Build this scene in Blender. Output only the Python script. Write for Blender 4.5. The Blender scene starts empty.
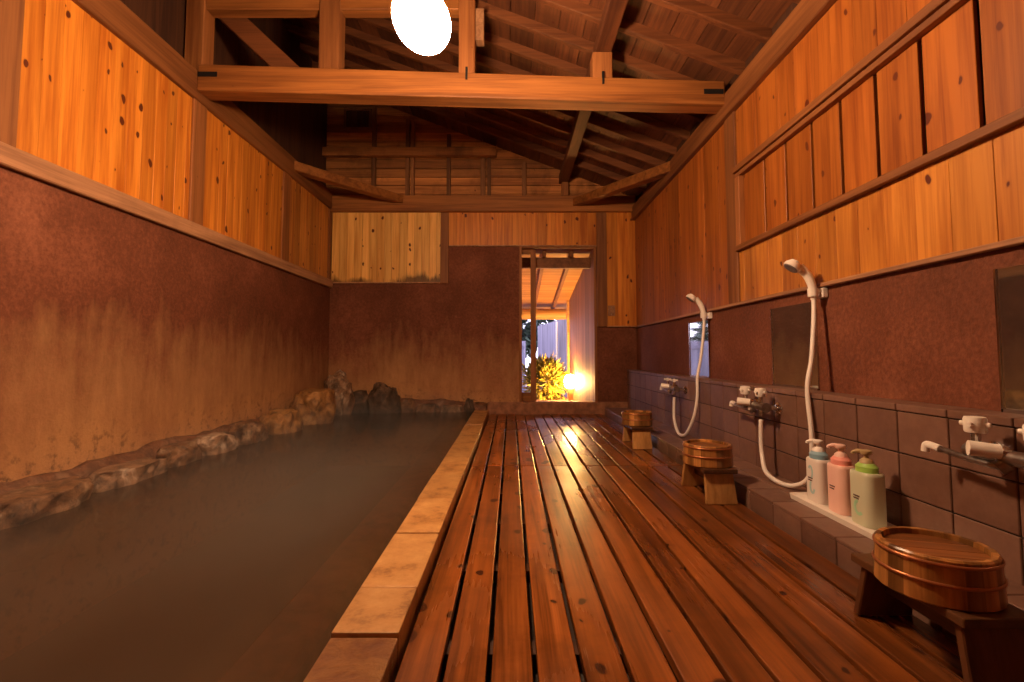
import bpy, bmesh, math, random
from mathutils import Vector, Matrix
random.seed(7)
S = bpy.context.scene
C = S.collection
PI = math.pi

# ------------------------------------------------------------------ camera
F_PX, PPX, PPY, CAM_H, TILT = 480.0, 511.0, 327.2, 0.74, math.atan(0.058)
cam_d = bpy.data.cameras.new('camera'); cam = bpy.data.objects.new('camera', cam_d); C.objects.link(cam)
cam_d.sensor_width = 36.0
cam_d.lens = F_PX * 36.0 / 1024.0
cam_d.shift_x = (512.0 - PPX) / 1024.0
cam_d.shift_y = -(341.0 - PPY) / 1024.0
cam_d.clip_start = 0.05
cam.location = (0, 0, CAM_H)
cam.rotation_euler = (PI / 2 + TILT, 0, 0)
S.camera = cam

# ------------------------------------------------------------------ light and exposure
S.view_settings.view_transform = 'Standard'
S.view_settings.look = 'None'
S.view_settings.gamma = 1.0
S.view_settings.use_curve_mapping = False
S.view_settings.exposure = 0.13
W = bpy.data.worlds.new('dusk_sky'); S.world = W; W.use_nodes = True
wn = W.node_tree.nodes; wl = W.node_tree.links
bgn = wn['Background']
tc = wn.new('ShaderNodeTexCoord'); sp = wn.new('ShaderNodeSeparateXYZ'); cr = wn.new('ShaderNodeValToRGB')
wl.new(tc.outputs['Generated'], sp.inputs[0]); wl.new(sp.outputs['Z'], cr.inputs[0])
cr.color_ramp.elements[0].position = 0.0; cr.color_ramp.elements[0].color = (0.74, 0.68, 0.92, 1)
cr.color_ramp.elements[1].position = 0.6; cr.color_ramp.elements[1].color = (0.40, 0.38, 0.72, 1)
wl.new(cr.outputs[0], bgn.inputs['Color']); bgn.inputs['Strength'].default_value = 5.5
LAMP_POS = (-0.388, 2.00, 2.19)
LAMP_COLOR = (1.0, 0.62, 0.36)
LAMP_STRENGTH = 340.0
LANTERN_STRENGTH = 420.0

# ------------------------------------------------------------------ node helpers
def new_mat(name):
    m = bpy.data.materials.new(name); m.use_nodes = True
    nt = m.node_tree
    return m, nt, nt.nodes, nt.links, nt.nodes['Principled BSDF']

def ramp(nodes, stops, interp='LINEAR'):
    r = nodes.new('ShaderNodeValToRGB'); e = r.color_ramp.elements
    r.color_ramp.interpolation = interp
    while len(e) > 1: e.remove(e[-1])
    e[0].position = stops[0][0]; e[0].color = (*stops[0][1], 1)
    for p, c in stops[1:]:
        x = e.new(p); x.color = (*c, 1)
    return r

def mixc(nodes, links, fac, a, b, mode='MIX'):
    n = nodes.new('ShaderNodeMix'); n.data_type = 'RGBA'; n.blend_type = mode
    for i, v in ((0, fac), (6, a), (7, b)):
        if isinstance(v, bpy.types.NodeSocket): links.new(v, n.inputs[i])
        elif isinstance(v, (int, float)): n.inputs[i].default_value = v
        else: n.inputs[i].default_value = (*v, 1)
    return n.outputs[2]

def math_n(nodes, links, op, a, b=None, clamp=False):
    n = nodes.new('ShaderNodeMath'); n.operation = op; n.use_clamp = clamp
    for i, v in ((0, a), (1, b)):
        if v is None: continue
        if isinstance(v, bpy.types.NodeSocket): links.new(v, n.inputs[i])
        else: n.inputs[i].default_value = v
    return n.outputs[0]

def noise(nodes, links, vec, scale, detail=4.0, rough=0.55, dist=0.0):
    n = nodes.new('ShaderNodeTexNoise')
    n.inputs['Scale'].default_value = scale; n.inputs['Detail'].default_value = detail
    n.inputs['Roughness'].default_value = rough; n.inputs['Distortion'].default_value = dist
    if vec is not None: links.new(vec, n.inputs['Vector'])
    return n.outputs['Fac']

def mapping(nodes, links, vec, scale):
    n = nodes.new('ShaderNodeMapping'); n.inputs['Scale'].default_value = scale
    links.new(vec, n.inputs['Vector']); return n.outputs[0]

def add_bump(nodes, links, bsdf, height, strength, dist=0.01):
    b = nodes.new('ShaderNodeBump'); b.inputs['Strength'].default_value = strength; b.inputs['Distance'].default_value = dist
    links.new(height, b.inputs['Height']); links.new(b.outputs[0], bsdf.inputs['Normal'])

def wood(name, dark, light, axis='Z', rough=0.55, knots=0.0, grain=1.0, vary=0.35, stain=0.0, spec=0.35, wet=0.0, foot=None, knot_col=(0.11, 0.020, 0.006)):
    m, nt, N, L, B = new_mat(name)
    t = N.new('ShaderNodeTexCoord')
    a = N.new('ShaderNodeAttribute'); a.attribute_name = 'rnd'
    oi = N.new('ShaderNodeObjectInfo')
    vm = N.new('ShaderNodeVectorMath'); vm.operation = 'SCALE'
    cb = N.new('ShaderNodeCombineXYZ')
    rn = math_n(N, L, 'ADD', a.outputs['Fac'], oi.outputs['Random'])
    for i, k in enumerate((37.0, 71.0, 53.0)):
        L.new(math_n(N, L, 'MULTIPLY', rn, k), cb.inputs[i])
    av = N.new('ShaderNodeVectorMath'); av.operation = 'ADD'
    L.new(t.outputs['Object'], av.inputs[0]); L.new(cb.outputs[0], av.inputs[1])
    v = av.outputs[0]
    ix = 'XYZ'.index(axis)
    def sc(across, along): return tuple(along if i == ix else across for i in range(3))
    g1 = noise(N, L, mapping(N, L, v, sc(22 * grain, 0.9 * grain)), 1.0, 5.0, 0.6, 0.6)
    g2 = noise(N, L, mapping(N, L, v, sc(90 * grain, 3.0 * grain)), 1.0, 3.0, 0.6)
    g3 = noise(N, L, mapping(N, L, v, sc(5.0, 0.8)), 1.0, 3.0, 0.5)
    f = math_n(N, L, 'ADD', math_n(N, L, 'MULTIPLY', g1, 0.6), math_n(N, L, 'MULTIPLY', g2, 0.2))
    f = math_n(N, L, 'ADD', f, math_n(N, L, 'MULTIPLY', g3, 0.3))
    r = ramp(N, [(0.43, dark), (0.64, light)])
    L.new(f, r.inputs[0])
    col = r.outputs[0]
    # board to board tone
    fr = math_n(N, L, 'FRACT', math_n(N, L, 'MULTIPLY', rn, 13.7))
    tone = math_n(N, L, 'ADD', math_n(N, L, 'MULTIPLY', fr, vary), 1.0 - vary * 0.6)
    hs = N.new('ShaderNodeHueSaturation'); L.new(tone, hs.inputs['Value']); L.new(col, hs.inputs['Color'])
    col = hs.outputs[0]
    hgt = g1
    if knots > 0:
        vo = N.new('ShaderNodeTexVoronoi'); vo.feature = 'F1'; vo.voronoi_dimensions = '2D'; vo.inputs['Scale'].default_value = 1.0
        nd = N.new('ShaderNodeTexNoise'); nd.inputs['Scale'].default_value = 9.0; L.new(v, nd.inputs['Vector'])
        ad = N.new('ShaderNodeVectorMath'); ad.operation = 'MULTIPLY_ADD'
        L.new(nd.outputs['Color'], ad.inputs[0]); ad.inputs[1].default_value = (0.05, 0.05, 0.05); L.new(v, ad.inputs[2])
        so = N.new('ShaderNodeSeparateXYZ'); L.new(ad.outputs[0], so.inputs[0])
        oth = [i for i in range(3) if i != ix]
        c2 = N.new('ShaderNodeCombineXYZ')
        L.new(math_n(N, L, 'MULTIPLY', math_n(N, L, 'ADD', so.outputs[oth[0]], so.outputs[oth[1]]), 8.0), c2.inputs[0])
        L.new(math_n(N, L, 'MULTIPLY', so.outputs[ix], 5.2), c2.inputs[1])
        L.new(c2.outputs[0], vo.inputs['Vector'])
        sepc = N.new('ShaderNodeSeparateColor'); L.new(vo.outputs['Color'], sepc.inputs[0])
        rad = math_n(N, L, 'MULTIPLY', math_n(N, L, 'SUBTRACT', sepc.outputs[0], 1.0 - knots, True), 0.36)
        q = math_n(N, L, 'SUBTRACT', rad, vo.outputs['Distance'])
        k1 = math_n(N, L, 'MULTIPLY', q, 30.0, True)
        halo = math_n(N, L, 'MULTIPLY', math_n(N, L, 'ADD', q, 0.05), 7.0, True)
        halo = math_n(N, L, 'MULTIPLY', halo, math_n(N, L, 'GREATER_THAN', rad, 0.01))
        col = mixc(N, L, math_n(N, L, 'MULTIPLY', halo, 0.45), col, tuple(c * 0.9 for c in dark))
        col = mixc(N, L, k1, col, knot_col)
    if stain > 0:
        st = noise(N, L, mapping(N, L, t.outputs['Object'], (3.0, 3.0, 2.0)), 1.0, 6.0, 0.65)
        rs = ramp(N, [(0.48, (0, 0, 0)), (0.68, (1, 1, 1))]); L.new(st, rs.inputs[0])
        col = mixc(N, L, math_n(N, L, 'MULTIPLY', rs.outputs[0], stain), col, tuple(c * 0.35 for c in dark))
    if foot is not None:      # mould creeping up from the lower board ends
        fz = N.new('ShaderNodeSeparateXYZ'); L.new(t.outputs['Object'], fz.inputs[0])
        fn = noise(N, L, mapping(N, L, v, sc(26.0, 3.0)), 1.0, 4.0, 0.7)
        fn2 = noise(N, L, t.outputs['Object'], 3.2, 2.0)
        fh = math_n(N, L, 'ADD', math_n(N, L, 'SUBTRACT', fz.outputs['Z'], foot), math_n(N, L, 'MULTIPLY', math_n(N, L, 'SUBTRACT', 0.62, fn), 0.25))
        fh = math_n(N, L, 'ADD', fh, math_n(N, L, 'MULTIPLY', math_n(N, L, 'SUBTRACT', 0.50, fn2), 0.5))
        fr_ = ramp(N, [(0.0, (1, 1, 1)), (0.10, (0, 0, 0))]); L.new(fh, fr_.inputs[0])
        col = mixc(N, L, math_n(N, L, 'MULTIPLY', fr_.outputs[0], 0.85), col, (0.06, 0.022, 0.008))
    L.new(col, B.inputs['Base Color'])
    B.inputs['Specular IOR Level'].default_value = spec
    if wet > 0:
        wv = noise(N, L, mapping(N, L, t.outputs['Object'], (2.2, 1.1, 1.0)), 1.0, 3.0, 0.5)
        wr = ramp(N, [(0.36, (rough, rough, rough)), (0.66, (wet, wet, wet))]); L.new(wv, wr.inputs[0])
        rr = math_n(N, L, 'ADD', wr.outputs[0], math_n(N, L, 'MULTIPLY', g2, 0.10))
        L.new(rr, B.inputs['Roughness'])
    else:
        B.inputs['Roughness'].default_value = rough
    add_bump(N, L, B, f, 0.25, 0.006)
    return m

def plain(name, col, rough=0.5, metal=0.0, spec=0.5, bump=0.0, bscale=40.0, vary=0.0):
    m, nt, N, L, B = new_mat(name)
    B.inputs['Roughness'].default_value = rough; B.inputs['Metallic'].default_value = metal
    B.inputs['Specular IOR Level'].default_value = spec
    t = N.new('ShaderNodeTexCoord')
    n = noise(N, L, t.outputs['Object'], bscale, 4.0)
    r = ramp(N, [(0.3, tuple(c * (1 - vary) for c in col)), (0.7, tuple(min(1, c * (1 + vary)) for c in col))])
    L.new(n, r.inputs[0]); L.new(r.outputs[0], B.inputs['Base Color'])
    if bump: add_bump(N, L, B, n, bump, 0.01)
    return m

def plaster(name):
    m, nt, N, L, B = new_mat(name)
    t = N.new('ShaderNodeTexCoord'); v = t.outputs['Object']
    n1 = noise(N, L, v, 1.6, 6.0, 0.6); n2 = noise(N, L, v, 45.0, 5.0, 0.7)
    n3 = noise(N, L, mapping(N, L, v, (9, 9, 2.2)), 1.0, 5.0, 0.65)
    r = ramp(N, [(0.38, (0.115, 0.036, 0.016)), (0.52, (0.180, 0.057, 0.027)), (0.68, (0.31, 0.112, 0.057))])
    L.new(math_n(N, L, 'ADD', math_n(N, L, 'MULTIPLY', n1, 0.55), math_n(N, L, 'MULTIPLY', n2, 0.45)), r.inputs[0])
    # pale mineral deposit left by the steam near the water line
    s = N.new('ShaderNodeSeparateXYZ'); L.new(v, s.inputs[0])
    h = math_n(N, L, 'ADD', s.outputs['Z'], math_n(N, L, 'MULTIPLY', math_n(N, L, 'SUBTRACT', n3, 0.5), 0.9))
    h = math_n(N, L, 'ADD', h, math_n(N, L, 'MULTIPLY', math_n(N, L, 'SUBTRACT', n1, 0.5), 1.2))
    dep = ramp(N, [(0.10, (1, 1, 1)), (1.10, (0, 0, 0))]); L.new(h, dep.inputs[0])
    pool = math_n(N, L, 'LESS_THAN', s.outputs['X'], 0.2)
    col = mixc(N, L, math_n(N, L, 'MULTIPLY', math_n(N, L, 'MULTIPLY', dep.outputs[0], pool), 0.88), r.outputs[0], (0.60, 0.31, 0.130))
    # dark mould specks low on the wall
    n4 = noise(N, L, v, 16.0, 6.0, 0.75)
    low = ramp(N, [(0.12, (1, 1, 1)), (0.42, (0, 0, 0))]); L.new(math_n(N, L, 'ADD', s.outputs['Z'], math_n(N, L, 'MULTIPLY', math_n(N, L, 'SUBTRACT', n1, 0.5), 0.5)), low.inputs[0])
    sp_ = ramp(N, [(0.52, (0, 0, 0)), (0.62, (1, 1, 1))]); L.new(n4, sp_.inputs[0])
    col = mixc(N, L, math_n(N, L, 'MULTIPLY', math_n(N, L, 'MULTIPLY', low.outputs[0], sp_.outputs[0]), 0.8), col, (0.06, 0.022, 0.012))
    # fine pale scratches
    n5 = noise(N, L, v, 7.0, 8.0, 0.8)
    sc_ = ramp(N, [(0.62, (0, 0, 0)), (0.70, (1, 1, 1))]); L.new(n5, sc_.inputs[0])
    col = mixc(N, L, math_n(N, L, 'MULTIPLY', sc_.outputs[0], 0.25), col, (0.45, 0.22, 0.13))
    L.new(col, B.inputs['Base Color']); B.inputs['Roughness'].default_value = 0.75; B.inputs['Specular IOR Level'].default_value = 0.25
    add_bump(N, L, B, n2, 0.5, 0.015)
    return m

def tile_mat(name):
    m, nt, N, L, B = new_mat(name)
    t = N.new('ShaderNodeTexCoord'); a = N.new('ShaderNodeAttribute'); a.attribute_name = 'rnd'
    n = noise(N, L, t.outputs['Object'], 14.0, 6.0, 0.7)
    r = ramp(N, [(0.3, (0.145, 0.070, 0.046)), (0.75, (0.24, 0.130, 0.090))])
    L.new(math_n(N, L, 'ADD', math_n(N, L, 'MULTIPLY', n, 0.7), math_n(N, L, 'MULTIPLY', a.outputs['Fac'], 0.3)), r.inputs[0])
    # soap film
    n2 = noise(N, L, mapping(N, L, t.outputs['Object'], (5, 5, 12)), 1.0, 7.0, 0.75)
    r2 = ramp(N, [(0.60, (0, 0, 0)), (0.74, (1, 1, 1))]); L.new(n2, r2.inputs[0])
    col = mixc(N, L, math_n(N, L, 'MULTIPLY', r2.outputs[0], 0.35), r.outputs[0], (0.36, 0.25, 0.20))
    L.new(col, B.inputs['Base Color']); B.inputs['Roughness'].default_value = 0.42
    add_bump(N, L, B, n, 0.2, 0.004)
    return m

def rock_mat(name, dark, mid, pale, amt=0.5):
    m, nt, N, L, B = new_mat(name)
    t = N.new('ShaderNodeTexCoord'); oi = N.new('ShaderNodeObjectInfo')
    av = N.new('ShaderNodeVectorMath'); av.operation = 'ADD'; L.new(t.outputs['Object'], av.inputs[0])
    cb = N.new('ShaderNodeCombineXYZ'); L.new(math_n(N, L, 'MULTIPLY', oi.outputs['Random'], 40.0), cb.inputs[0]); L.new(cb.outputs[0], av.inputs[1])
    v = av.outputs[0]
    n = noise(N, L, v, 11.0, 9.0, 0.72, 0.4); n2 = noise(N, L, v, 5.0, 8.0, 0.7, 1.2)
    r = ramp(N, [(0.36, dark), (0.60, mid)]); L.new(n, r.inputs[0])
    r2 = ramp(N, [(0.53, (0, 0, 0)), (0.66, (1, 1, 1))]); L.new(n2, r2.inputs[0])
    col = mixc(N, L, math_n(N, L, 'MULTIPLY', r2.outputs[0], amt), r.outputs[0], pale)
    L.new(col, B.inputs['Base Color']); B.inputs['Roughness'].default_value = 0.5
    add_bump(N, L, B, n, 0.9, 0.025)
    return m

# ------------------------------------------------------------------ materials
M = {}
M['pine_z'] = wood('pine_board_upright', (0.44, 0.120, 0.012), (0.74, 0.275, 0.034), 'Z', 0.45, knots=0.45, vary=0.35)
M['pale_z'] = wood('pale_board_upright', (0.64, 0.290, 0.055), (0.93, 0.540, 0.150), 'Z', 0.45, knots=0.42, vary=0.3, foot=1.70)
M['cedar_light_z'] = wood('light_cedar_board_upright', (0.32, 0.098, 0.014), (0.56, 0.225, 0.037), 'Z', 0.45, knots=0.42, vary=0.35)
M['cedar_z'] = wood('cedar_board_upright', (0.22, 0.054, 0.008), (0.42, 0.130, 0.019), 'Z', 0.45, knots=0.45, vary=0.35)
M['beam_x'] = wood('timber_along_x', (0.15, 0.048, 0.010), (0.35, 0.130, 0.030), 'X', 0.6, knots=0.12, grain=0.8)
M['beam_y'] = wood('timber_along_y', (0.14, 0.044, 0.011), (0.30, 0.112, 0.032), 'Y', 0.6, knots=0.12, grain=0.8)
M['beam_z'] = wood('timber_upright', (0.17, 0.055, 0.014), (0.34, 0.130, 0.038), 'Z', 0.6, knots=0.12, grain=0.8)
M['rail_y'] = wood('weathered_rail', (0.24, 0.110, 0.052), (0.46, 0.235, 0.115), 'Y', 0.65, knots=0.10, stain=0.25)
M['roof_y'] = wood('roof_board', (0.085, 0.026, 0.010), (0.18, 0.060, 0.020), 'Y', 0.65, knots=0.25, vary=0.8, stain=0.3)
M['roof_x'] = wood('rafter_timber', (0.11, 0.034, 0.011), (0.22, 0.075, 0.024), 'X', 0.65, knots=0.12, vary=0.3)
M['gable_x'] = wood('gable_board', (0.26, 0.090, 0.024), (0.58, 0.230, 0.062), 'X', 0.65, knots=0.2, vary=0.7, stain=0.7)
M['gable_z'] = wood('gable_stud', (0.14, 0.055, 0.020), (0.28, 0.115, 0.040), 'Z', 0.65, vary=0.6, stain=0.4)
M['dark_z'] = wood('dark_board', (0.040, 0.014, 0.007), (0.090, 0.034, 0.014), 'Z', 0.7, vary=0.5)
M['deck'] = wood('wet_deck_plank', (0.115, 0.031, 0.006), (0.38, 0.110, 0.020), 'Y', 0.40, knots=0.55, vary=0.45, wet=0.13, stain=0.45, spec=0.5, knot_col=(0.05, 0.012, 0.004))
M['deck_wet_dimmed'] = wood('dimmed_wet_deck_plank', (0.075, 0.021, 0.005), (0.26, 0.076, 0.015), 'Y', 0.34, knots=0.40, vary=0.45, wet=0.11, stain=0.5, spec=0.5, knot_col=(0.04, 0.010, 0.004))  # wet washing-side planks, with lens vignetting also darkened into the colour
M['joist'] = wood('deck_joist', (0.05, 0.018, 0.008), (0.10, 0.036, 0.014), 'X', 0.6)
M['bucket'] = wood('bucket_stave', (0.17, 0.066, 0.014), (0.50, 0.225, 0.062), 'Z', 0.32, vary=1.1, stain=0.45, spec=0.5)
M['bucket_base'] = wood('bucket_base_board', (0.11, 0.038, 0.011), (0.28, 0.100, 0.028), 'Y', 0.35, vary=0.6, stain=0.3)
M['stool_dark'] = wood('wet_stool_wood', (0.040, 0.016, 0.008), (0.10, 0.042, 0.018), 'Y', 0.3, vary=0.3)
M['stool_leg'] = wood('stool_leg_wood', (0.34, 0.155, 0.042), (0.60, 0.310, 0.100), 'Z', 0.45, vary=0.3, stain=0.5)
M['stool_wet_dimmed'] = wood('dimmed_wet_stool_leg', (0.05, 0.018, 0.008), (0.13, 0.050, 0.020), 'Z', 0.35, vary=0.3)
M['plaster'] = plaster('rough_red_plaster')
M['tile'] = tile_mat('brown_wall_tile')
M['grout'] = plain('dark_grout', (0.035, 0.020, 0.016), 0.8)
M['concrete'] = plain('dark_concrete', (0.03, 0.018, 0.012), 0.6, bump=0.3)
M['sill'] = plain('mud_sill', (0.30, 0.125, 0.060), 0.7, bump=0.8, bscale=12, vary=0.45)
M['curb'] = None
M['rock_a'] = rock_mat('mottled_rock', (0.035, 0.016, 0.008), (0.30, 0.150, 0.066), (0.66, 0.46, 0.28), 0.6)
M['rock_b'] = rock_mat('pale_streaked_rock', (0.05, 0.024, 0.013), (0.36, 0.205, 0.110), (0.80, 0.64, 0.48), 0.7)
M['rock_c'] = rock_mat('ochre_rock', (0.12, 0.050, 0.016), (0.48, 0.240, 0.075), (0.66, 0.42, 0.18), 0.55)
M['rock_d'] = rock_mat('dark_rock', (0.018, 0.010, 0.007), (0.13, 0.075, 0.042), (0.44, 0.27, 0.16), 0.35)
M['mortar'] = rock_mat('rough_mortar', (0.07, 0.028, 0.014), (0.25, 0.105, 0.048), (0.58, 0.38, 0.24), 0.35)
M['white'] = plain('cream_plastic', (0.86, 0.80, 0.72), 0.3)
M['white_hose'] = plain('cream_hose', (0.84, 0.77, 0.70), 0.35)
M['chrome'] = plain('chrome', (0.62, 0.60, 0.58), 0.14, metal=1.0)
M['chrome_dark'] = plain('tarnished_chrome', (0.30, 0.27, 0.25), 0.3, metal=0.9, vary=0.3)
M['grey_plastic'] = plain('grey_spray_plate', (0.22, 0.18, 0.17), 0.45)
M['hoop'] = plain('copper_hoop', (0.46, 0.18, 0.075), 0.34, metal=0.7)
M['iron'] = plain('dark_iron', (0.012, 0.010, 0.010), 0.6, metal=0.3)
M['cord'] = plain('black_cord', (0.02, 0.018, 0.016), 0.5)

def curb_mat():
    m, nt, N, L, B = new_mat('sandy_curb_stone')
    t = N.new('ShaderNodeTexCoord'); oi = N.new('ShaderNodeObjectInfo')
    n = noise(N, L, t.outputs['Object'], 9.0, 8.0, 0.7); n2 = noise(N, L, t.outputs['Object'], 60.0, 4.0)
    r = ramp(N, [(0.34, (0.24, 0.100, 0.026)), (0.46, (0.46, 0.225, 0.066)), (0.7, (0.60, 0.330, 0.115))]); L.new(n, r.inputs[0])
    hs = N.new('ShaderNodeHueSaturation'); L.new(math_n(N, L, 'ADD', math_n(N, L, 'MULTIPLY', oi.outputs['Random'], 0.25), 0.85), hs.inputs['Value']); L.new(r.outputs[0], hs.inputs['Color'])
    L.new(hs.outputs[0], B.inputs['Base Color']); B.inputs['Roughness'].default_value = 0.5
    add_bump(N, L, B, n2, 0.3, 0.004)
    return m
M['curb'] = curb_mat()
M['curb_wet'] = rock_mat('wet_curb_stone', (0.16, 0.050, 0.014), (0.32, 0.135, 0.038), (0.46, 0.23, 0.07), 0.4)

def water_mat():
    m, nt, N, L, B = new_mat('murky_bath_water')
    t = N.new('ShaderNodeTexCoord')
    n = noise(N, L, t.outputs['Object'], 1.2, 4.0)
    r = ramp(N, [(0.3, (0.070, 0.038, 0.018)), (0.7, (0.100, 0.058, 0.030))]); L.new(n, r.inputs[0])
    L.new(r.outputs[0], B.inputs['Base Color']); B.inputs['Roughness'].default_value = 0.13; B.inputs['IOR'].default_value = 1.33
    tr = N.new('ShaderNodeBsdfTransparent'); tr.inputs[0].default_value = (0.62, 0.40, 0.22, 1)
    mx = N.new('ShaderNodeMixShader'); mx.inputs[0].default_value = 0.30
    L.new(B.outputs[0], mx.inputs[1]); L.new(tr.outputs[0], mx.inputs[2]); L.new(mx.outputs[0], N['Material Output'].inputs['Surface'])
    w = noise(N, L, mapping(N, L, t.outputs['Object'], (3, 3, 3)), 1.0, 2.0)
    add_bump(N, L, B, w, 0.06, 0.02)
    return m
M['water'] = water_mat()

def mirror_mat():
    m, nt, N, L, B = new_mat('old_mirror')
    t = N.new('ShaderNodeTexCoord'); n = noise(N, L, t.outputs['Object'], 22.0, 5.0)
    B.inputs['Base Color'].default_value = (0.66, 0.67, 0.62, 1); B.inputs['Metallic'].default_value = 0.97
    B.inputs['Roughness'].default_value = 0.04
    return m
M['mirror'] = mirror_mat()
def emit_mat(name, col, s):
    m, nt, N, L, B = new_mat(name)
    B.inputs['Base Color'].default_value = (0.9, 0.85, 0.75, 1)
    B.inputs['Emission Color'].default_value = (*col, 1); B.inputs['Emission Strength'].default_value = s
    return m
M['lamp'] = emit_mat('lit_glass_globe', LAMP_COLOR, LAMP_STRENGTH)
M['lantern'] = emit_mat('lit_lantern_globe', (1.0, 0.56, 0.16), LANTERN_STRENGTH)
def glass_mat():
    m, nt, N, L, B = new_mat('clear_glass')
    B.inputs['Base Color'].default_value = (0.95, 0.97, 0.96, 1); B.inputs['Roughness'].default_value = 0.02
    B.inputs['Transmission Weight'].default_value = 1.0; B.inputs['IOR'].default_value = 1.1
    return m
M['glass'] = glass_mat()

# ------------------------------------------------------------------ mesh helpers
class MB:
    def __init__(self):
        self.bm = bmesh.new(); self.ly = self.bm.faces.layers.float.new('rnd')
    def _mark(self, before, r):
        r = random.random() if r is None else r
        self.bm.faces.ensure_lookup_table()
        for f in self.bm.faces[before:]: f[self.ly] = r
    def box(self, x0, x1, y0, y1, z0, z1, r=None):
        n = len(self.bm.faces)
        v = [self.bm.verts.new((x, y, z)) for x in (x0, x1) for y in (y0, y1) for z in (z0, z1)]
        for q in ((0, 1, 3, 2), (4, 6, 7, 5), (0, 4, 5, 1), (2, 3, 7, 6), (0, 2, 6, 4), (1, 5, 7, 3)):
            self.bm.faces.new([v[i] for i in q])
        self._mark(n, r); return self
    def hexa(self, pts, r=None):      # 8 points ordered as box()
        n = len(self.bm.faces)
        v = [self.bm.verts.new(p) for p in pts]
        for q in ((0, 1, 3, 2), (4, 6, 7, 5), (0, 4, 5, 1), (2, 3, 7, 6), (0, 2, 6, 4), (1, 5, 7, 3)):
            self.bm.faces.new([v[i] for i in q])
        self._mark(n, r); return self
    def beam(self, a, b, w, h, up=(0, 0, 1), r=None):     # a bar from a to b, w across, h along up
        a, b = Vector(a), Vector(b); d = (b - a).normalized(); up = Vector(up)
        s = d.cross(up).normalized(); u = s.cross(d).normalized()
        pts = []
        for base in (a, b):
            for sw in (-1, 1):
                for su in (-1, 1):
                    pts.append(base + s * (w / 2 * sw) + u * (h / 2 * su))
        return self.hexa(pts, r)
    def lathe(self, prof, seg=32, mat=None, r=None, cap0=True, cap1=True, sx=1.0, sy=1.0):
        n = len(self.bm.faces); mat = mat or Matrix(); rings = []
        for rad, z in prof:
            rings.append([self.bm.verts.new(mat @ Vector((rad * sx * math.cos(2 * PI * i / seg), rad * sy * math.sin(2 * PI * i / seg), z))) for i in range(seg)])
        for k in range(len(rings) - 1):
            for i in range(seg):
                j = (i + 1) % seg
                self.bm.faces.new((rings[k][i], rings[k][j], rings[k + 1][j], rings[k + 1][i]))
        if cap0: self.bm.faces.new(list(reversed(rings[0])))
        if cap1: self.bm.faces.new(rings[-1])
        self._mark(n, r); return self
    def cyl(self, a, b, ra, rb=None, seg=20, r=None):
        a, b = Vector(a), Vector(b); d = b - a
        q = d.to_track_quat('Z', 'Y').to_matrix().to_4x4(); mt = Matrix.Translation(a) @ q
        return self.lathe([(ra, 0), (rb if rb is not None else ra, d.length)], seg, mt, r)
    def tube(self, pts, rad, seg=12, r=None):
        n = len(self.bm.faces); pts = [Vector(p) for p in pts]; rings = []
        rads = rad if isinstance(rad, (list, tuple)) else [rad] * len(pts)
        up = Vector((0.13, 0.31, 0.94)); prev = None
        for i, p in enumerate(pts):
            d = (pts[min(i + 1, len(pts) - 1)] - pts[max(i - 1, 0)]).normalized()
            s = d.cross(up).normalized() if prev is None else (prev - d * prev.dot(d)).normalized()
            prev = s; u = d.cross(s)
            rings.append([self.bm.verts.new(p + s * (rads[i] * math.cos(2 * PI * k / seg)) + u * (rads[i] * math.sin(2 * PI * k / seg))) for k in range(seg)])
        for k in range(len(rings) - 1):
            for i in range(seg):
                j = (i + 1) % seg
                self.bm.faces.new((rings[k][i], rings[k][j], rings[k + 1][j], rings[k + 1][i]))
        self.bm.faces.new(list(reversed(rings[0]))); self.bm.faces.new(rings[-1])
        self._mark(n, r); return self
    def ring(self, rad, tube, z, seg=40, ts=8, sx=1.0, r=None):
        n = len(self.bm.faces); R = []
        for i in range(seg):
            a = 2 * PI * i / seg
            R.append([self.bm.verts.new(((rad + tube[0] * math.cos(2 * PI * k / ts)) * math.cos(a) * sx, (rad + tube[0] * math.cos(2 * PI * k / ts)) * math.sin(a), z + tube[1] * math.sin(2 * PI * k / ts))) for k in range(ts)])
        for i in range(seg):
            for k in range(ts):
                self.bm.faces.new((R[i][k], R[(i + 1) % seg][k], R[(i + 1) % seg][(k + 1) % ts], R[i][(k + 1) % ts]))
        self._mark(n, r); return self
    def build(self, name, mat, parent=None, bevel=0.0, smooth=False, world=False, segs=1):
        bmesh.ops.recalc_face_normals(self.bm, faces=self.bm.faces)
        if world and parent is not None:
            bmesh.ops.translate(self.bm, verts=self.bm.verts, vec=-Vector(parent_loc(parent)))
        me = bpy.data.meshes.new(name); self.bm.to_mesh(me); self.bm.free()
        if smooth:
            for p in me.polygons: p.use_smooth = True
            if smooth == 'auto': me.set_sharp_from_angle(angle=math.radians(40))
        me.materials.append(mat)
        o = bpy.data.objects.new(name, me); C.objects.link(o)
        if parent is not None: o.parent = parent
        if bevel:
            b = o.modifiers.new('edge', 'BEVEL'); b.width = bevel; b.segments = segs; b.limit_method = 'ANGLE'
        return o

def parent_loc(o):
    v = Vector(o.location)
    while o.parent is not None:
        o = o.parent; v += Vector(o.location)
    return v

def tag(o, label, cat, group=None, kind=None):
    o['label'] = label; o['category'] = cat
    if group: o['group'] = group
    if kind: o['kind'] = kind
    return o

def thing(name, label, cat, loc=(0, 0, 0), rz=0.0, group=None, kind=None):
    o = bpy.data.objects.new(name, None); o.empty_display_size = 0.1; C.objects.link(o)
    o.location = loc; o.rotation_euler = (0, 0, rz)
    return tag(o, label, cat, group, kind)

def struct(o, label=None):
    o['kind'] = 'structure'
    if label: o['label'] = label
    return o

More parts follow.
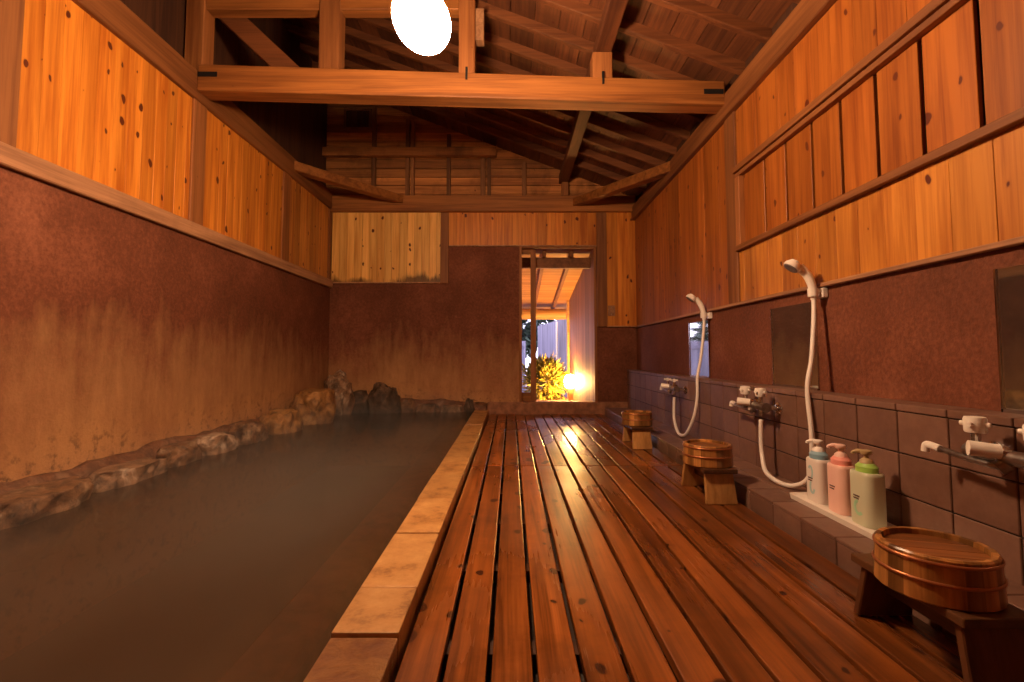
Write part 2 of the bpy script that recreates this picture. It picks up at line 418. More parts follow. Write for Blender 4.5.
def copy_tree(o, parent=None):
    c = o.copy(); C.objects.link(c); c.parent = parent
    for ch in list(o.children): copy_tree(ch, c)
    return c

def spline(pts, n=8):
    P = [Vector(p) for p in pts]; out = []
    for i in range(len(P) - 1):
        p0, p1, p2, p3 = P[max(i - 1, 0)], P[i], P[i + 1], P[min(i + 2, len(P) - 1)]
        for k in range(n):
            t = k / n
            out.append(0.5 * ((2 * p1) + (p2 - p0) * t + (2 * p0 - 5 * p1 + 4 * p2 - p3) * t * t + (3 * p1 - p0 - 3 * p2 + p3) * t ** 3))
    out.append(P[-1]); return out

# ================================================================== SETTING
XL, XR, D = -2.32, 1.60, 6.12
Y0 = -1.3                      # wall behind the camera
PLATE_L0, PLATE_L1 = 2.61, 2.82
PLATE_R0, PLATE_R1 = 2.47, 2.64
SL = 0.38                      # roof pitch
def roof_z(x): return 2.715 + SL * (1.6 - x)    # underside of the rafters

# ---- pool basin, subfloor
b = MB(); b.box(XL - 0.2, -0.2, Y0, D + 0.2, -0.75, -0.65)
struct(b.build('floor', M['concrete']), 'dark bottom of the sunken bath')
b = MB(); b.box(-0.30, XR + 0.1, Y0, D + 0.2, -0.70, -0.075)
struct(b.build('floor_slab', M['concrete']), 'dark concrete slab under the plank deck')
b = MB(); b.box(-0.80, -0.60, Y0 + 0.1, D - 0.3, -0.65, -0.13)
st_ = struct(b.build('trim_1', M['sill'], bevel=0.02), 'submerged step along the bath edge')

# ---- left wall
b = MB(); b.box(XL - 0.12, XL, Y0, D + 0.12, -0.7, 1.62)
wl_ = struct(b.build('wall_left', M['plaster']), 'rough red plaster wall above the bath')
def boards_x(face, y0, y1, z0, z1, w, gap, out, thick=0.018, mat='pine_z', name='board', parent=None):
    # upright boards on a wall of constant x; out = +1 when the room lies on the +x side
    bb = MB(); y = y0
    while y < y1 - 0.01:
        yy = min(y + w * random.uniform(0.92, 1.08), y1)
        if y1 - yy < 0.03: yy = y1
        d = random.uniform(-0.0015, 0.0015)
        xa, xb = sorted((face + d, face + d - out * thick))
        bb.box(xa, xb, y, yy - gap, z0, z1)
        y = yy
    return bb.build(name, M[mat], parent, bevel=0.0012)
def boards_y(face, x0, x1, z0, z1, w, gap, thick=0.018, mat='pine_z', name='board', parent=None):
    bb = MB(); x = x0
    while x < x1 - 0.01:
        xx = min(x + w * random.uniform(0.92, 1.08), x1)
        if x1 - xx < 0.03: xx = x1
        d = random.uniform(-0.0015, 0.0015)
        bb.box(x, xx - gap, face + d, face + d + thick, z0, z1)
        x = xx
    return bb.build(name, M[mat], parent, bevel=0.0012)
b = MB(); b.box(XL - 0.12, XL - 0.02, Y0, D + 0.12, 1.62, 2.75)
struct(b.build('wall_left_backing', M['dark_z']), 'dark backing behind the board panels over the bath')
FL = XL - 0.002
for (ya, yb, w, g) in ((Y0, 1.95, 0.105, 0.0012), (2.19, 3.40, 0.105, 0.0012), (3.55, 4.79, 0.105, 0.0012), (4.94, 6.03, 0.135, 0.012)):
    o = boards_x(FL, ya, yb, 1.695, PLATE_L0 + 0.01, w, g, 1, mat='pine_z' if ya < 4.9 else 'cedar_light_z', name='board_panel', parent=wl_)
for i, (ya, yb) in enumerate(((1.95, 2.19), (3.40, 3.55), (4.79, 4.94), (6.03, D))):
    b = MB(); b.box(XL - 0.03, XL + 0.012, ya, yb, 1.695, PLATE_L0 + 0.01); b.build('post', M['beam_z' if i != 0 else 'beam_z'], wl_, bevel=0.004)
b = MB(); b.box(XL - 0.05, XL + 0.035, Y0, D, 1.598, 1.698)
struct(b.build('trim_2', M['rail_y'], bevel=0.006), 'weathered wooden rail between plaster and boards over the bath')
b = MB(); b.box(XL - 0.08, XL + 0.03, Y0, D, PLATE_L0, PLATE_L1)
struct(b.build('trim_3', M['beam_y'], bevel=0.006), 'long wall plate timber over the bath side boards')
# clerestory above the bath side plate
b = MB(); b.box(XL - 0.16, XL - 0.10, Y0, D + 0.12, 2.6, 4.6)
struct(b.build('wall_left_upper', M['dark_z']), 'dark boarding high above the bath side wall plate')

# ---- back wall
DX0, DX1, DZ0, DZ1 = 0.139, 1.063, 0.150, 2.116     # door opening
b = MB()
b.box(XL - 0.12, DX0 - 0.035, D, D + 0.14, -0.7, 2.58)
b.box(DX1 + 0.005, XR + 0.12, D, D + 0.14, -0.7, 2.58)
b.box(DX0 - 0.035, DX1 + 0.005, D, D + 0.14, DZ1 + 0.03, 2.58)
wb_ = struct(b.build('wall_back', M['plaster']), 'red plaster wall with a doorway at the far end')
b = MB(); nseg = 24
b.box(-0.30, XR, D - 0.035, D + 0.16, -0.05, DZ0)
o = struct(b.build('trim_4', M['sill']), 'rough mud coloured sill under the doorway'); 
sub = o.modifiers.new('edge', 'BEVEL'); sub.width = 0.02; sub.segments = 3
boards_y(D - 0.022, -2.30, -0.905, 1.672, 2.575, 0.098, 0.0025, mat='pale_z', name='board_panel', parent=wb_)
boards_y(D - 0.022, -0.80, 1.10, 2.150, 2.575, 0.105, 0.001, mat='pine_z', name='board_panel', parent=wb_)
boards_y(D - 0.026, 1.228, XR, 1.112, 2.575, 0.13, 0.001, name='board_panel', parent=wb_)
b = MB(); b.box(-0.905, -0.80, D - 0.034, D + 0.02, 1.655, 2.575); b.build('post', M['beam_z'], wb_, bevel=0.004)
b = MB(); b.box(1.100, 1.228, D - 0.036, D + 0.02, 1.100, 2.575); b.build('post', M['beam_z'], wb_, bevel=0.004)
b = MB(); b.box(-2.30, -0.905, D - 0.032, D + 0.02, 1.655, 1.672); b.box(1.228, XR - 0.02, D - 0.034, D + 0.02, 1.095, 1.112)
b.box(-0.80, 1.10, D - 0.030, D + 0.02, 2.133, 2.150)
b.build('bottom_strip', M['rail_y'], wb_, bevel=0.003)
b = MB(); b.box(XL, XR, D - 0.075, D + 0.10, 2.575, 2.785)
struct(b.build('trim_5', M['beam_x'], bevel=0.006), 'tie timber across the far wall above the boards')

# ---- gable above the far wall
gb = MB()
zz = 2.74
while zz < 4.3:
    hgt = random.uniform(0.10, 0.13)
    xr = min(XR, 1.6 - (zz - 2.715) / SL) + 0.25
    gb.box(XL - 0.1, xr, D + 0.03, D + 0.05, zz, zz + hgt - 0.008); zz += hgt
wg_ = struct(gb.build('wall_gable', M['gable_x'], bevel=0.002), 'weathered horizontal boards of the far gable')
studs = [(-2.49, 0.07), (-1.785, 0.05), (-1.345, 0.05), (-1.275, 0.04), (-0.81, 0.05), (-0.365, 0.06), (-0.285, 0.045), (0.17, 0.055)]
for x, w in studs:
    top = roof_z(x + w) + 0.0
    b = MB(); b.box(x - w / 2, x + w / 2, D - 0.03, D + 0.03, 2.785, top)
    b.build('stud', M['gable_z'], wg_, bevel=0.003)
b = MB(); b.box(XL - 0.15, XR + 0.12, D + 0.052, D + 0.12, 2.6, 4.6); struct(b.build('wall_gable_backing', M['dark_z']), 'dark backing of the far gable')
# little vent frame high in the gable
vx, vz = -2.01, 3.83
b = MB()
for (xa, xb, za, zb) in ((vx - 0.18, vx + 0.18, vz - 0.145, vz - 0.115), (vx - 0.18, vx + 0.18, vz + 0.115, vz + 0.145), (vx - 0.18, vx - 0.15, vz - 0.115, vz + 0.115), (vx + 0.15, vx + 0.18, vz - 0.115, vz + 0.115)):
    b.box(xa, xb, D - 0.01, D + 0.028, za, zb)
t_ = thing('gable_vent', 'small square vent frame high on the far gable', 'vent', (vx, D, vz))
b.build('frame', M['gable_z'], t_, bevel=0.003, world=True)
b = MB(); b.box(vx - 0.15, vx + 0.15, D + 0.015, D + 0.027, vz - 0.115, vz + 0.115); b.build('panel', M['dark_z'], t_, world=True)

# ---- right wall
b = MB(); b.box(XR, XR + 0.12, Y0, D + 0.12, -0.7, 1.12)
wr_ = struct(b.build('wall_right', M['plaster']), 'red plaster strip behind the washing places')
b = MB(); b.box(XR + 0.06, XR + 0.12, Y0, D + 0.12, 1.12, 2.60)
struct(b.build('wall_right_backing', M['dark_z']), 'dark backing of the board wall over the washing places')
FR = XR - 0.004
boards_x(FR, 3.475, D - 0.02, 1.10, PLATE_R0 + 0.01, 0.15, 0.001, -1, mat='cedar_z', name='board_panel', parent=wr_)
boards_x(FR, Y0, 3.32, 2.04, PLATE_R0 + 0.01, 0.15, 0.001, -1, mat='cedar_z', name='board_panel', parent=wr_)
boards_x(FR, Y0, 3.32, 1.10, 1.47, 0.15, 0.001, -1, mat='cedar_light_z', name='board_panel', parent=wr_)
b = MB(); b.box(XR - 0.018, XR + 0.06, 3.32, 3.475, 1.10, PLATE_R0 + 0.01); b.build('post', M['beam_z'], wr_, bevel=0.004)
b = MB(); b.box(XR - 0.030, XR + 0.05, Y0, D - 0.03, 1.085, 1.106); b.build('bottom_strip', M['rail_y'], wr_, bevel=0.003)
b = MB(); b.box(XR - 0.048, XR + 0.10, Y0, D, PLATE_R0, PLATE_R1)
struct(b.build('trim_6', M['beam_y'], bevel=0.006), 'long wall plate timber over the washing side boards')
# louvred opening
w_ = struct(bpy.data.objects.new('window_1', None), 'long louvred opening of upright boards over the mirrors'); C.objects.link(w_); w_.location = (XR, 1.0, 1.47)
b = MB(); b.box(XR - 0.040, XR + 0.05, Y0, 3.32, 2.015, 2.055); b.box(XR - 0.022, XR + 0.05, Y0, 3.32, 1.985, 2.015); b.build('head_rail', M['beam_y'], w_, bevel=0.003, world=True)
b = MB(); b.box(XR - 0.036, XR + 0.05, Y0, 3.32, 1.463, 1.498); b.build('sill_rail', M['beam_y'], w_, bevel=0.003, world=True)
b = MB(); b.box(XR - 0.024, XR + 0.05, 3.262, 3.32, 1.498, 1.985); b.build('stile', M['beam_z'], w_, bevel=0.003, world=True)
y = 2.995
edges = [3.262, 2.990, 2.755, 2.512, 2.288, 2.062, 1.830, 1.600]
while edges[-1] > Y0 + 0.3: edges.append(edges[-1] - 0.232)
for k in range(len(edges) - 1):
    b = MB(); g0 = 0.009; g1 = 0.006 if k == 0 else 0.012
    b.box(XR + 0.012, XR + 0.030, edges[k + 1] + g0, edges[k] - (0 if k == 0 else g1), 1.490, 1.995)
    b.build('slat', M['cedar_z'], w_, bevel=0.002, world=True)
# tile wainscot, proud of the plaster
TX, TW, TH = 1.47, 0.2145, 0.155
b = MB(); b.box(TX + 0.006, XR, Y0, D - 0.02, -0.1, 0.548); b.box(1.186, TX + 0.01, Y0, D - 0.02, -0.1, 0.074)
struct(b.build('wall_right_grout', M['grout']), 'grout bed of the tiled washing wall')
b = MB(); g = 0.005
yj = [1.4056 + 0.012 + TW * k for k in range(-13, 23)]
for a_, c_ in zip(yj[:-1], yj[1:]):
    if a_ > D - 0.06: break
    c2 = min(c_, D - 0.03)
    for z0, z1 in ((0.0, 0.060), (0.060, 0.215), (0.215, 0.370), (0.370, 0.528)):
        b.box(TX, TX + 0.012, a_ + g / 2, c2 - g / 2, z0 + g / 2, z1 - g / 2)
    b.box(TX - 0.004, XR - 0.002, a_ + g / 2, c2 - g / 2, 0.530, 0.556)
struct(b.build('trim_7', M['tile'], bevel=0.0025), 'brown square tiles on the washing wall')
b = MB()
yj = [1.755 + 0.03 + 0.21 * k for k in range(-15, 22)]
for a_, c_ in zip(yj[:-1], yj[1:]):
    if a_ > D - 0.06: break
    c2 = min(c_, D - 0.03)
    b.box(1.180, 1.192, a_ + g / 2, c2 - g / 2, -0.08, 0.066)
    b.box(1.178, 1.325, a_ + g / 2, c2 - g / 2, 0.068, 0.080); b.box(1.330, TX - 0.002, a_ + g / 2, c2 - g / 2, 0.068, 0.080)
struct(b.build('trim_8', M['tile'], bevel=0.0025), 'low brown tiled ledge along the foot of the washing wall')

# ---- wall behind the camera
b = MB(); b.box(XL - 0.15, XR + 0.15, Y0 - 0.12, Y0, -0.7, 4.6)
struct(b.build('wall_front', M['plaster']), 'wall behind the viewer')

# ---- roof: boards and rafters
b = MB(); ny = 0
xs = [1.85 - 0.185 * k for k in range(0, 25)]
for xa, xb in zip(xs[1:], xs[:-1]):
    for (ya, yb) in ((Y0 - 0.15, 2.2), (2.2, D + 0.2)):
        lo, hi = roof_z(xa) + 0.075, roof_z(xb - 0.006) + 0.075
        b.hexa([(xa, ya, lo), (xa, ya, lo + 0.02), (xa, yb, lo), (xa, yb, lo + 0.02), (xb - 0.006, ya, hi), (xb - 0.006, ya, hi + 0.02), (xb - 0.006, yb, hi), (xb - 0.006, yb, hi + 0.02)])
cl_ = struct(b.build('ceiling', M['roof_y']), 'dark sloping board roof')
b = MB(); b.hexa([(-2.7, Y0 - 0.2, roof_z(-2.7) + 0.10), (-2.7, Y0 - 0.2, roof_z(-2.7) + 0.14), (-2.7, D + 0.3, roof_z(-2.7) + 0.10), (-2.7, D + 0.3, roof_z(-2.7) + 0.14),
                  (2.0, Y0 - 0.2, roof_z(2.0) + 0.10), (2.0, Y0 - 0.2, roof_z(2.0) + 0.14), (2.0, D + 0.3, roof_z(2.0) + 0.10), (2.0, D + 0.3, roof_z(2.0) + 0.14)])
struct(b.build('ceiling_cover', M['dark_z']), 'outer roof skin')
b = MB(); b.box(XR + 0.03, XR + 0.10, Y0, D + 0.1, PLATE_R1 - 0.02, 2.86); struct(b.build('wall_right_upper', M['dark_z']), 'eaves filler above the wall plate')
ry = [5.67 - 0.345 * k for k in range(0, 20)]
for y in ry:
    b = MB(); x0, x1 = -2.46, 1.66
    b.beam((x0, y, roof_z(x0) + 0.037), (x1, y, roof_z(x1) + 0.037), 0.048, 0.075)
    b.build('rafter', M['roof_x'], cl_, bevel=0.003)

# ================================================================== ROOF TIMBERS
TY = 3.46
t = thing('tie_beam', 'big squared tie beam spanning the bath hall under the lamp', 'beam', (0, TY, 2.6), kind='thing')
def tz(x, top):   # the beam drops slightly to the washing side
    k = (x - XL) / (XR - XL)
    return (2.868 + (2.735 - 2.868) * k) if top else (2.668 + (2.558 - 2.668) * k)
b = MB(); n = 16
xa, xb = XL + 0.03, XR - 0.04
pts = [[], [], [], []]
for ztop in (0,):
    b.hexa([(xa, TY - 0.07, tz(xa, 0)), (xa, TY - 0.07, tz(xa, 1)), (xa, TY + 0.08, tz(xa, 0)), (xa, TY + 0.08, tz(xa, 1)),
            (xb, TY - 0.07, tz(xb, 0)), (xb, TY - 0.07, tz(xb, 1)), (xb, TY + 0.08, tz(xb, 0)), (xb, TY + 0.08, tz(xb, 1))])
b.build('timber', M['beam_x'], t, bevel=0.010, world=True, segs=2)
for (x0, x1, z) in ((XL + 0.035, XL + 0.175, 2.785), (XR - 0.195, XR - 0.055, 2.655)):
    b = MB(); b.box(x0, x1, TY - 0.0745, TY - 0.06, z - 0.018, z + 0.018); b.build('strap', M['iron'], t, world=True)

def post(name, label, x0, x1, y0, y1, z0, z1, mat='beam_z'):
    t = thing(name, label, 'post', ((x0 + x1) / 2, (y0 + y1) / 2, z0), kind='thing')
    b = MB(); b.box(x0, x1, y0, y1, z0, z1); b.build('timber', M[mat], t, bevel=0.006, world=True)
    return t
def tt(x): return tz(x, 1)
post('roof_post', 'roof post on the tie beam end above the bath wall plate', -2.40, -2.262, TY - 0.06, TY + 0.07, 2.81, roof_z(-2.3) + 0.0)
post('roof_post', 'roof post on the tie beam beside the lamp, bath side', -1.415, -1.265, TY - 0.06, TY + 0.07, tt(-1.34), roof_z(-1.27))
p3 = post('roof_post', 'roof post right behind the glowing lamp', -0.385, -0.265, TY - 0.06, TY + 0.07, tt(-0.32), roof_z(-0.27))
p4 = post('roof_post', 'short roof post carrying the purlin on the washing side', 0.600, 0.745, TY - 0.06, TY + 0.07, tt(0.68), 2.965)
post('gable_post', 'short post under the far end of the purlin', 0.655, 0.74, D - 0.07, D + 0.02, 2.785, 2.965)
for p in (p3, p4):
    x = p.location.x
    b = MB(); b.box(x - 0.008, x + 0.008, TY - 0.0755, TY - 0.055, tt(x) - 0.055, tt(x) + 0.04); b.build('strap', M['iron'], p, world=True)
t = thing('bracket', 'small pale wooden block on the post behind the lamp', 'bracket', (-0.25, TY - 0.03, 3.18))
b = MB(); b.box(-0.262, -0.20, TY - 0.055, TY + 0.03, 3.06, 3.30); b.build('block', M['rail_y'], t, bevel=0.004, world=True)
t = thing('purlin', 'long purlin timber running under the rafters to the gable', 'beam', (0.68, 3.0, 2.965), kind='thing')
b = MB(); b.box(0.625, 0.74, Y0, D + 0.02, 2.965, 3.075); b.build('timber', M['roof_y'], t, bevel=0.006, world=True)
t = thing('collar_beam', 'upper beam across the posts above the bath', 'beam', (-1.2, TY, 3.24), kind='thing')
b = MB(); b.box(-2.262, -0.385, TY - 0.045, TY + 0.055, 3.30, 3.42); b.build('timber', M['beam_x'], t, bevel=0.006, world=True)
t = thing('gable_beam', 'short upper beam across the far gable studs', 'beam', (-1.2, D - 0.09, 3.24), kind='thing')
b = MB(); b.box(-2.42, -0.19, D - 0.115, D - 0.032, 3.295, 3.405); b.build('timber', M['gable_x'], t, bevel=0.006, world=True)
def brace(label, a, bb, w, h, mat, up=(0, 0, 1)):
    t = thing('corner_brace', label, 'beam', tuple(a), kind='thing')
    b = MB(); b.beam(a, bb, w, h, up); b.build('timber', M[mat], t, bevel=0.005, world=True)
brace('flat corner brace from the bath side plate to the far tie timber', (XL - 0.03, 4.98, 2.745), (-1.42, D - 0.04, 2.735), 0.11, 0.10, 'beam_x')
brace('flat corner brace from the washing side plate to the far tie timber', (XR + 0.02, 4.57, 2.58), (0.83, D - 0.03, 2.70), 0.11, 0.10, 'beam_x')
brace('sloping brace in the dark just behind the tie beam posts', (-2.34, TY + 0.13, 3.52), (-1.60, TY + 0.13, 2.82), 0.15, 0.08, 'roof_x', (0, 1, 0))  # darker rafter timber makes this brace look dimly lit

# ================================================================== PENDANT LAMP
lx, ly, lz = LAMP_POS
t = thing('pendant_lamp', 'glowing globe lamp hanging from the rafters in front of the tie beam', 'lamp', (lx, ly, lz))
b = MB(); prof = [(0.004 + 0.0, -0.175)]
R_, n = 0.119, 18
prof = [(max(0.002, R_ * math.sin(PI * k / n)), -0.146 * math.cos(PI * k / n)) for k in range(n)] + [(0.05, 0.132)]
prof = [p for p in prof if not (p[1] > 0.128 and p[0] < 0.05)]
rot = Matrix.Rotation(math.radians(-32), 4, 'Y')
b.lathe(prof, 36, rot); b.build('globe', M['lamp'], t, smooth=True)
b = MB(); b.lathe([(0.054, 0.120), (0.054, 0.155), (0.03, 0.18), (0.012, 0.195)], 24, rot); b.build('cap', M['chrome_dark'], t, smooth='auto')
top = rot @ Vector((0, 0, 0.19))
b = MB(); b.tube(spline([top, top + Vector((0.01, 0, 0.12)), (0.03, 0.0, roof_z(lx) + 0.05 - lz)], 6), 0.006, 8); b.build('cord', M['cord'], t, smooth=True)

# ================================================================== DECK
DECK_SPLIT = 3.27
XE = [-0.272 + 0.1098 * k for k in range(14)]
for (label, y0, y1) in (('wet slatted plank deck reaching from the doorway to mid room', DECK_SPLIT + 0.001, D - 0.04),
                        ('slatted plank deck nearer the viewer, along the stone curb', Y0 + 0.02, DECK_SPLIT - 0.001)):
    t = thing('plank_deck', label, 'deck', (0.45, (y0 + y1) / 2, 0), group='plank deck sections')
    for k in range(13):
        b = MB(); xa, xb = XE[k] + 0.0066, min(XE[k + 1] - 0.0066, 1.174); m = 12
        d0 = random.uniform(-0.003, 0.002)
        b.box(xa, xb, y0 + random.uniform(0, 0.002), y1 - random.uniform(0, 0.002), -0.030 + d0, d0)
        b.build('plank', M['deck_wet_dimmed'] if k >= 7 else M['deck'], t, bevel=0.004, world=True, segs=2)
    yy = y0 + 0.2
    while yy < y1:
        b = MB(); b.box(XE[0], 1.17, yy - 0.03, yy + 0.03, -0.074, -0.034); b.build('joist', M['joist'], t, world=True); yy += 0.48

# ================================================================== CURB STONES
ys = [-0.6, -0.1, 0.40, 0.84, 1.236, 1.475, 1.911, 2.358, 2.83, 3.31, 3.80, 4.30, 4.80, 5.30, 5.80, 6.06]
t = thing('pool_curb', 'sandy stone curb between the bath and the deck', 'curb', (-0.365, 3.0, -0.1), kind='thing')
for k in range(len(ys) - 1):
    a_, c_ = ys[k] + 0.0022, ys[k + 1] - 0.0022
    dz = -0.009 if c_ < 1.24 else random.uniform(-0.003, 0.003)
    b = MB(); xl = -0.445 - 0.012 * (a_ / 6.0) ; xl2 = -0.445 - 0.012 * (c_ / 6.0)
    dx = random.uniform(-0.003, 0.003)
    b.hexa([(xl + dx, a_, -0.55), (xl + dx, a_, 0.05 + dz), (xl2 + dx, c_, -0.55), (xl2 + dx, c_, 0.05 + dz), (-0.280, a_, -0.55), (-0.280, a_, 0.05 + dz), (-0.280, c_, -0.55), (-0.280, c_, 0.05 + dz)])
    b.build('curb_stone', M['curb_wet'] if c_ < 1.24 else M['curb'], t, bevel=0.004, world=True, segs=2)

# ================================================================== WATER
b = MB()
b.bm.free(); b.bm = bmesh.new(); b.ly = b.bm.faces.layers.float.new('rnd')
v = [b.bm.verts.new(p) for p in ((XL + 0.002, Y0 + 0.01, 0.035), (-0.44, Y0 + 0.01, 0.035), (-0.44, D - 0.002, 0.035), (XL + 0.002, D - 0.002, 0.035))]
b.bm.faces.new(v)
o = b.build('bath_water', M['water']); tag(o, 'still murky brown water filling the bath', 'water', kind='stuff')

# ================================================================== ROCKS AND MORTAR
from mathutils import noise as mnoise
def lump(name, mat, sx, sy, sz, seed, rough=0.22, sub=4, flat=0.0, freq=1.6, parent=None, loc=(0, 0, 0)):
    bm = bmesh.new(); bmesh.ops.create_icosphere(bm, subdivisions=sub, radius=1.0)
    off = Vector((seed * 3.17, seed * 1.31, seed * 7.7))
    for v in bm.verts:
        p = v.co.copy(); n1 = mnoise.fractal(p * freq + off, 0.9, 2.1, 4)
        c = mnoise.cell(p * 1.7 + off) * 0.10
        q = p * (1 + rough * n1 + c * rough)
        # squash towards a boxy boulder
        q = Vector([math.copysign(abs(a) ** 0.82, a) for a in q])
        if flat and q.z > 1 - flat: q.z = 1 - flat + (q.z - 1 + flat) * 0.15
        v.co = Vector((q.x * sx, q.y * sy, q.z * sz))
    me = bpy.data.meshes.new(name); bm.to_mesh(me); bm.free()
    for p in me.polygons: p.use_smooth = True
    me.materials.append(mat)
    o = bpy.data.objects.new(name, me); C.objects.link(o); o.location = loc
    if parent: o.parent = parent
    return o
ROCKS = [  # x, y, half sizes, top z, material, label, flatness
    (-2.17, 1.42, 0.15, 0.40, 0.15, 'rock_a', 'long low boulder at the near end of the bath wall', 0.35),
    (-2.165, 2.16, 0.14, 0.35, 0.135, 'rock_a', 'long mottled brown boulder, first in the row along the bath wall', 0.35),
    (-2.16, 2.76, 0.10, 0.26, 0.125, 'rock_b', 'flat pale topped boulder with an ochre tip along the bath wall', 0.4),
    (-2.19, 3.20, 0.10, 0.18, 0.155, 'rock_a', 'rough pinkish brown rock just beyond the flat pale boulder', 0.15),
    (-2.18, 3.58, 0.11, 0.19, 0.160, 'rock_b', 'speckled rough rock in the middle of the bath wall row', 0.15),
    (-2.17, 3.99, 0.12, 0.20, 0.195, 'rock_a', 'grey brown rock between the speckled rock and the ochre rock', 0.1),
    (-2.135, 4.49, 0.15, 0.22, 0.235, 'rock_c', 'rounded ochre rock beside the big blocky stone', 0.1),
    (-2.10, 5.16, 0.20, 0.31, 0.375, 'rock_c', 'big blocky orange brown stone near the far corner', 0.25),
    (-2.10, 5.86, 0.17, 0.22, 0.53, 'rock_b', 'tall white streaked stone in the far corner of the bath', 0.0),
    (-1.87, 5.98, 0.12, 0.12, 0.30, 'rock_d', 'dark stone leaning beside the tall white streaked one', 0.1),
    (-1.57, 5.95, 0.185, 0.14, 0.365, 'rock_d', 'round dark boulder with a pale face at the far wall', 0.0),
    (-1.29, 6.01, 0.10, 0.09, 0.20, 'rock_a', 'low brown stone right beside the round dark boulder', 0.2),
    (-1.03, 6.02, 0.14, 0.085, 0.135, 'rock_a', 'low flat stone in the middle of the far wall', 0.3),
    (-0.74, 6.02, 0.13, 0.08, 0.12, 'rock_b', 'small flat stone with a pale edge at the far wall', 0.3),
    (-0.52, 6.03, 0.06, 0.06, 0.19, 'rock_d', 'small dark stone at the far end of the curb', 0.0),
]
for i, (x, y, sx, sy, top, mt, lab, fl) in enumerate(ROCKS):
    zc = (top - 0.12) / 2 if top < 0.3 else (top - 0.16) / 2
    hz = top - zc
    o = lump('rock', M[mt], sx, sy * 0.90, hz / (1 - fl * 0.85), i + 1.0, 0.34, 5, fl, loc=(x, y, zc))
    o.rotation_euler = (0, 0, random.uniform(-0.12, 0.12))
    tag(o, lab, 'rock', group='rocks around the bath')
# mortar bank behind the rocks
def bank(pts, name, label, along='y'):
    bm = bmesh.new(); n = 90; prof = 9; rows = []
    (a0, a1, base, wdt, hts) = pts
    for i in range(n + 1):
        s = a0 + (a1 - a0) * i / n; f = i / n
        h = hts[0] + (hts[1] - hts[0]) * f; row = []
        for k in range(prof):
            q = k / (prof - 1); off = wdt * q; z = h * (1 - q ** 1.6) + (-0.03) * q
            nz = mnoise.fractal(Vector((s * 3.0, q * 2.0, 4.0)), 0.8, 2.0, 5) * 0.045
            z = z + nz * (0.4 + 0.6 * (1 - q)); off2 = off + mnoise.noise(Vector((s * 4.0, q * 3.0, 9.0))) * 0.02 * q
            row.append(bm.verts.new((base + off2, s, z) if along == 'y' else (s, base - off2, z)))
        rows.append(row)
    for i in range(n):
        for k in range(prof - 1): bm.faces.new((rows[i][k], rows[i + 1][k], rows[i + 1][k + 1], rows[i][k + 1]))
    # close underneath
    for i in range(n): pass
    bmesh.ops.recalc_face_normals(bm, faces=bm.faces)
    me = bpy.data.meshes.new(name); bm.to_mesh(me); bm.free()
    for p in me.polygons: p.use_smooth = True
    me.materials.append(M['mortar']); o = bpy.data.objects.new(name, me); C.objects.link(o)
    sol = o.modifiers.new('thick', 'SOLIDIFY'); sol.thickness = 0.03; sol.offset = -1
    return struct(o, label)
bank((Y0, D, XL - 0.005, 0.15, (0.12, 0.15)), 'trim_9', 'rough mortar bank between the bath wall and its rocks')
bank((XL, -0.30, D + 0.005, 0.11, (0.22, 0.12)), 'trim_10', 'rough mortar bank along the foot of the far wall', 'x')

# ================================================================== MIRRORS
for (y0, y1, lab) in ((3.87, 4.27, 'narrow wall mirror reflecting the blue outdoors, near the far shower'),
                      (2.50, 2.92, 'dim wall mirror behind the middle shower hose'),
                      (1.08, 1.56, 'wall mirror above the tap nearest the viewer')):
    t = thing('wall_mirror', lab, 'mirror', (XR - 0.01, (y0 + y1) / 2, 0.56), group='mirrors on the washing wall')
    b = MB(); b.box(XR - 0.009, XR - 0.001, y0, y1, 0.558, 1.022); b.build('glass', M['mirror'], t, bevel=0.001, world=True)
    b = MB(); b.box(XR - 0.014, XR - 0.0005, y1, y1 + 0.006, 0.556, 1.022); b.box(XR - 0.014, XR - 0.0005, y0, y1 + 0.006, 0.556, 0.566)
    b.build('edge_trim', M['chrome'], t, world=True)
for k in range(0): pass

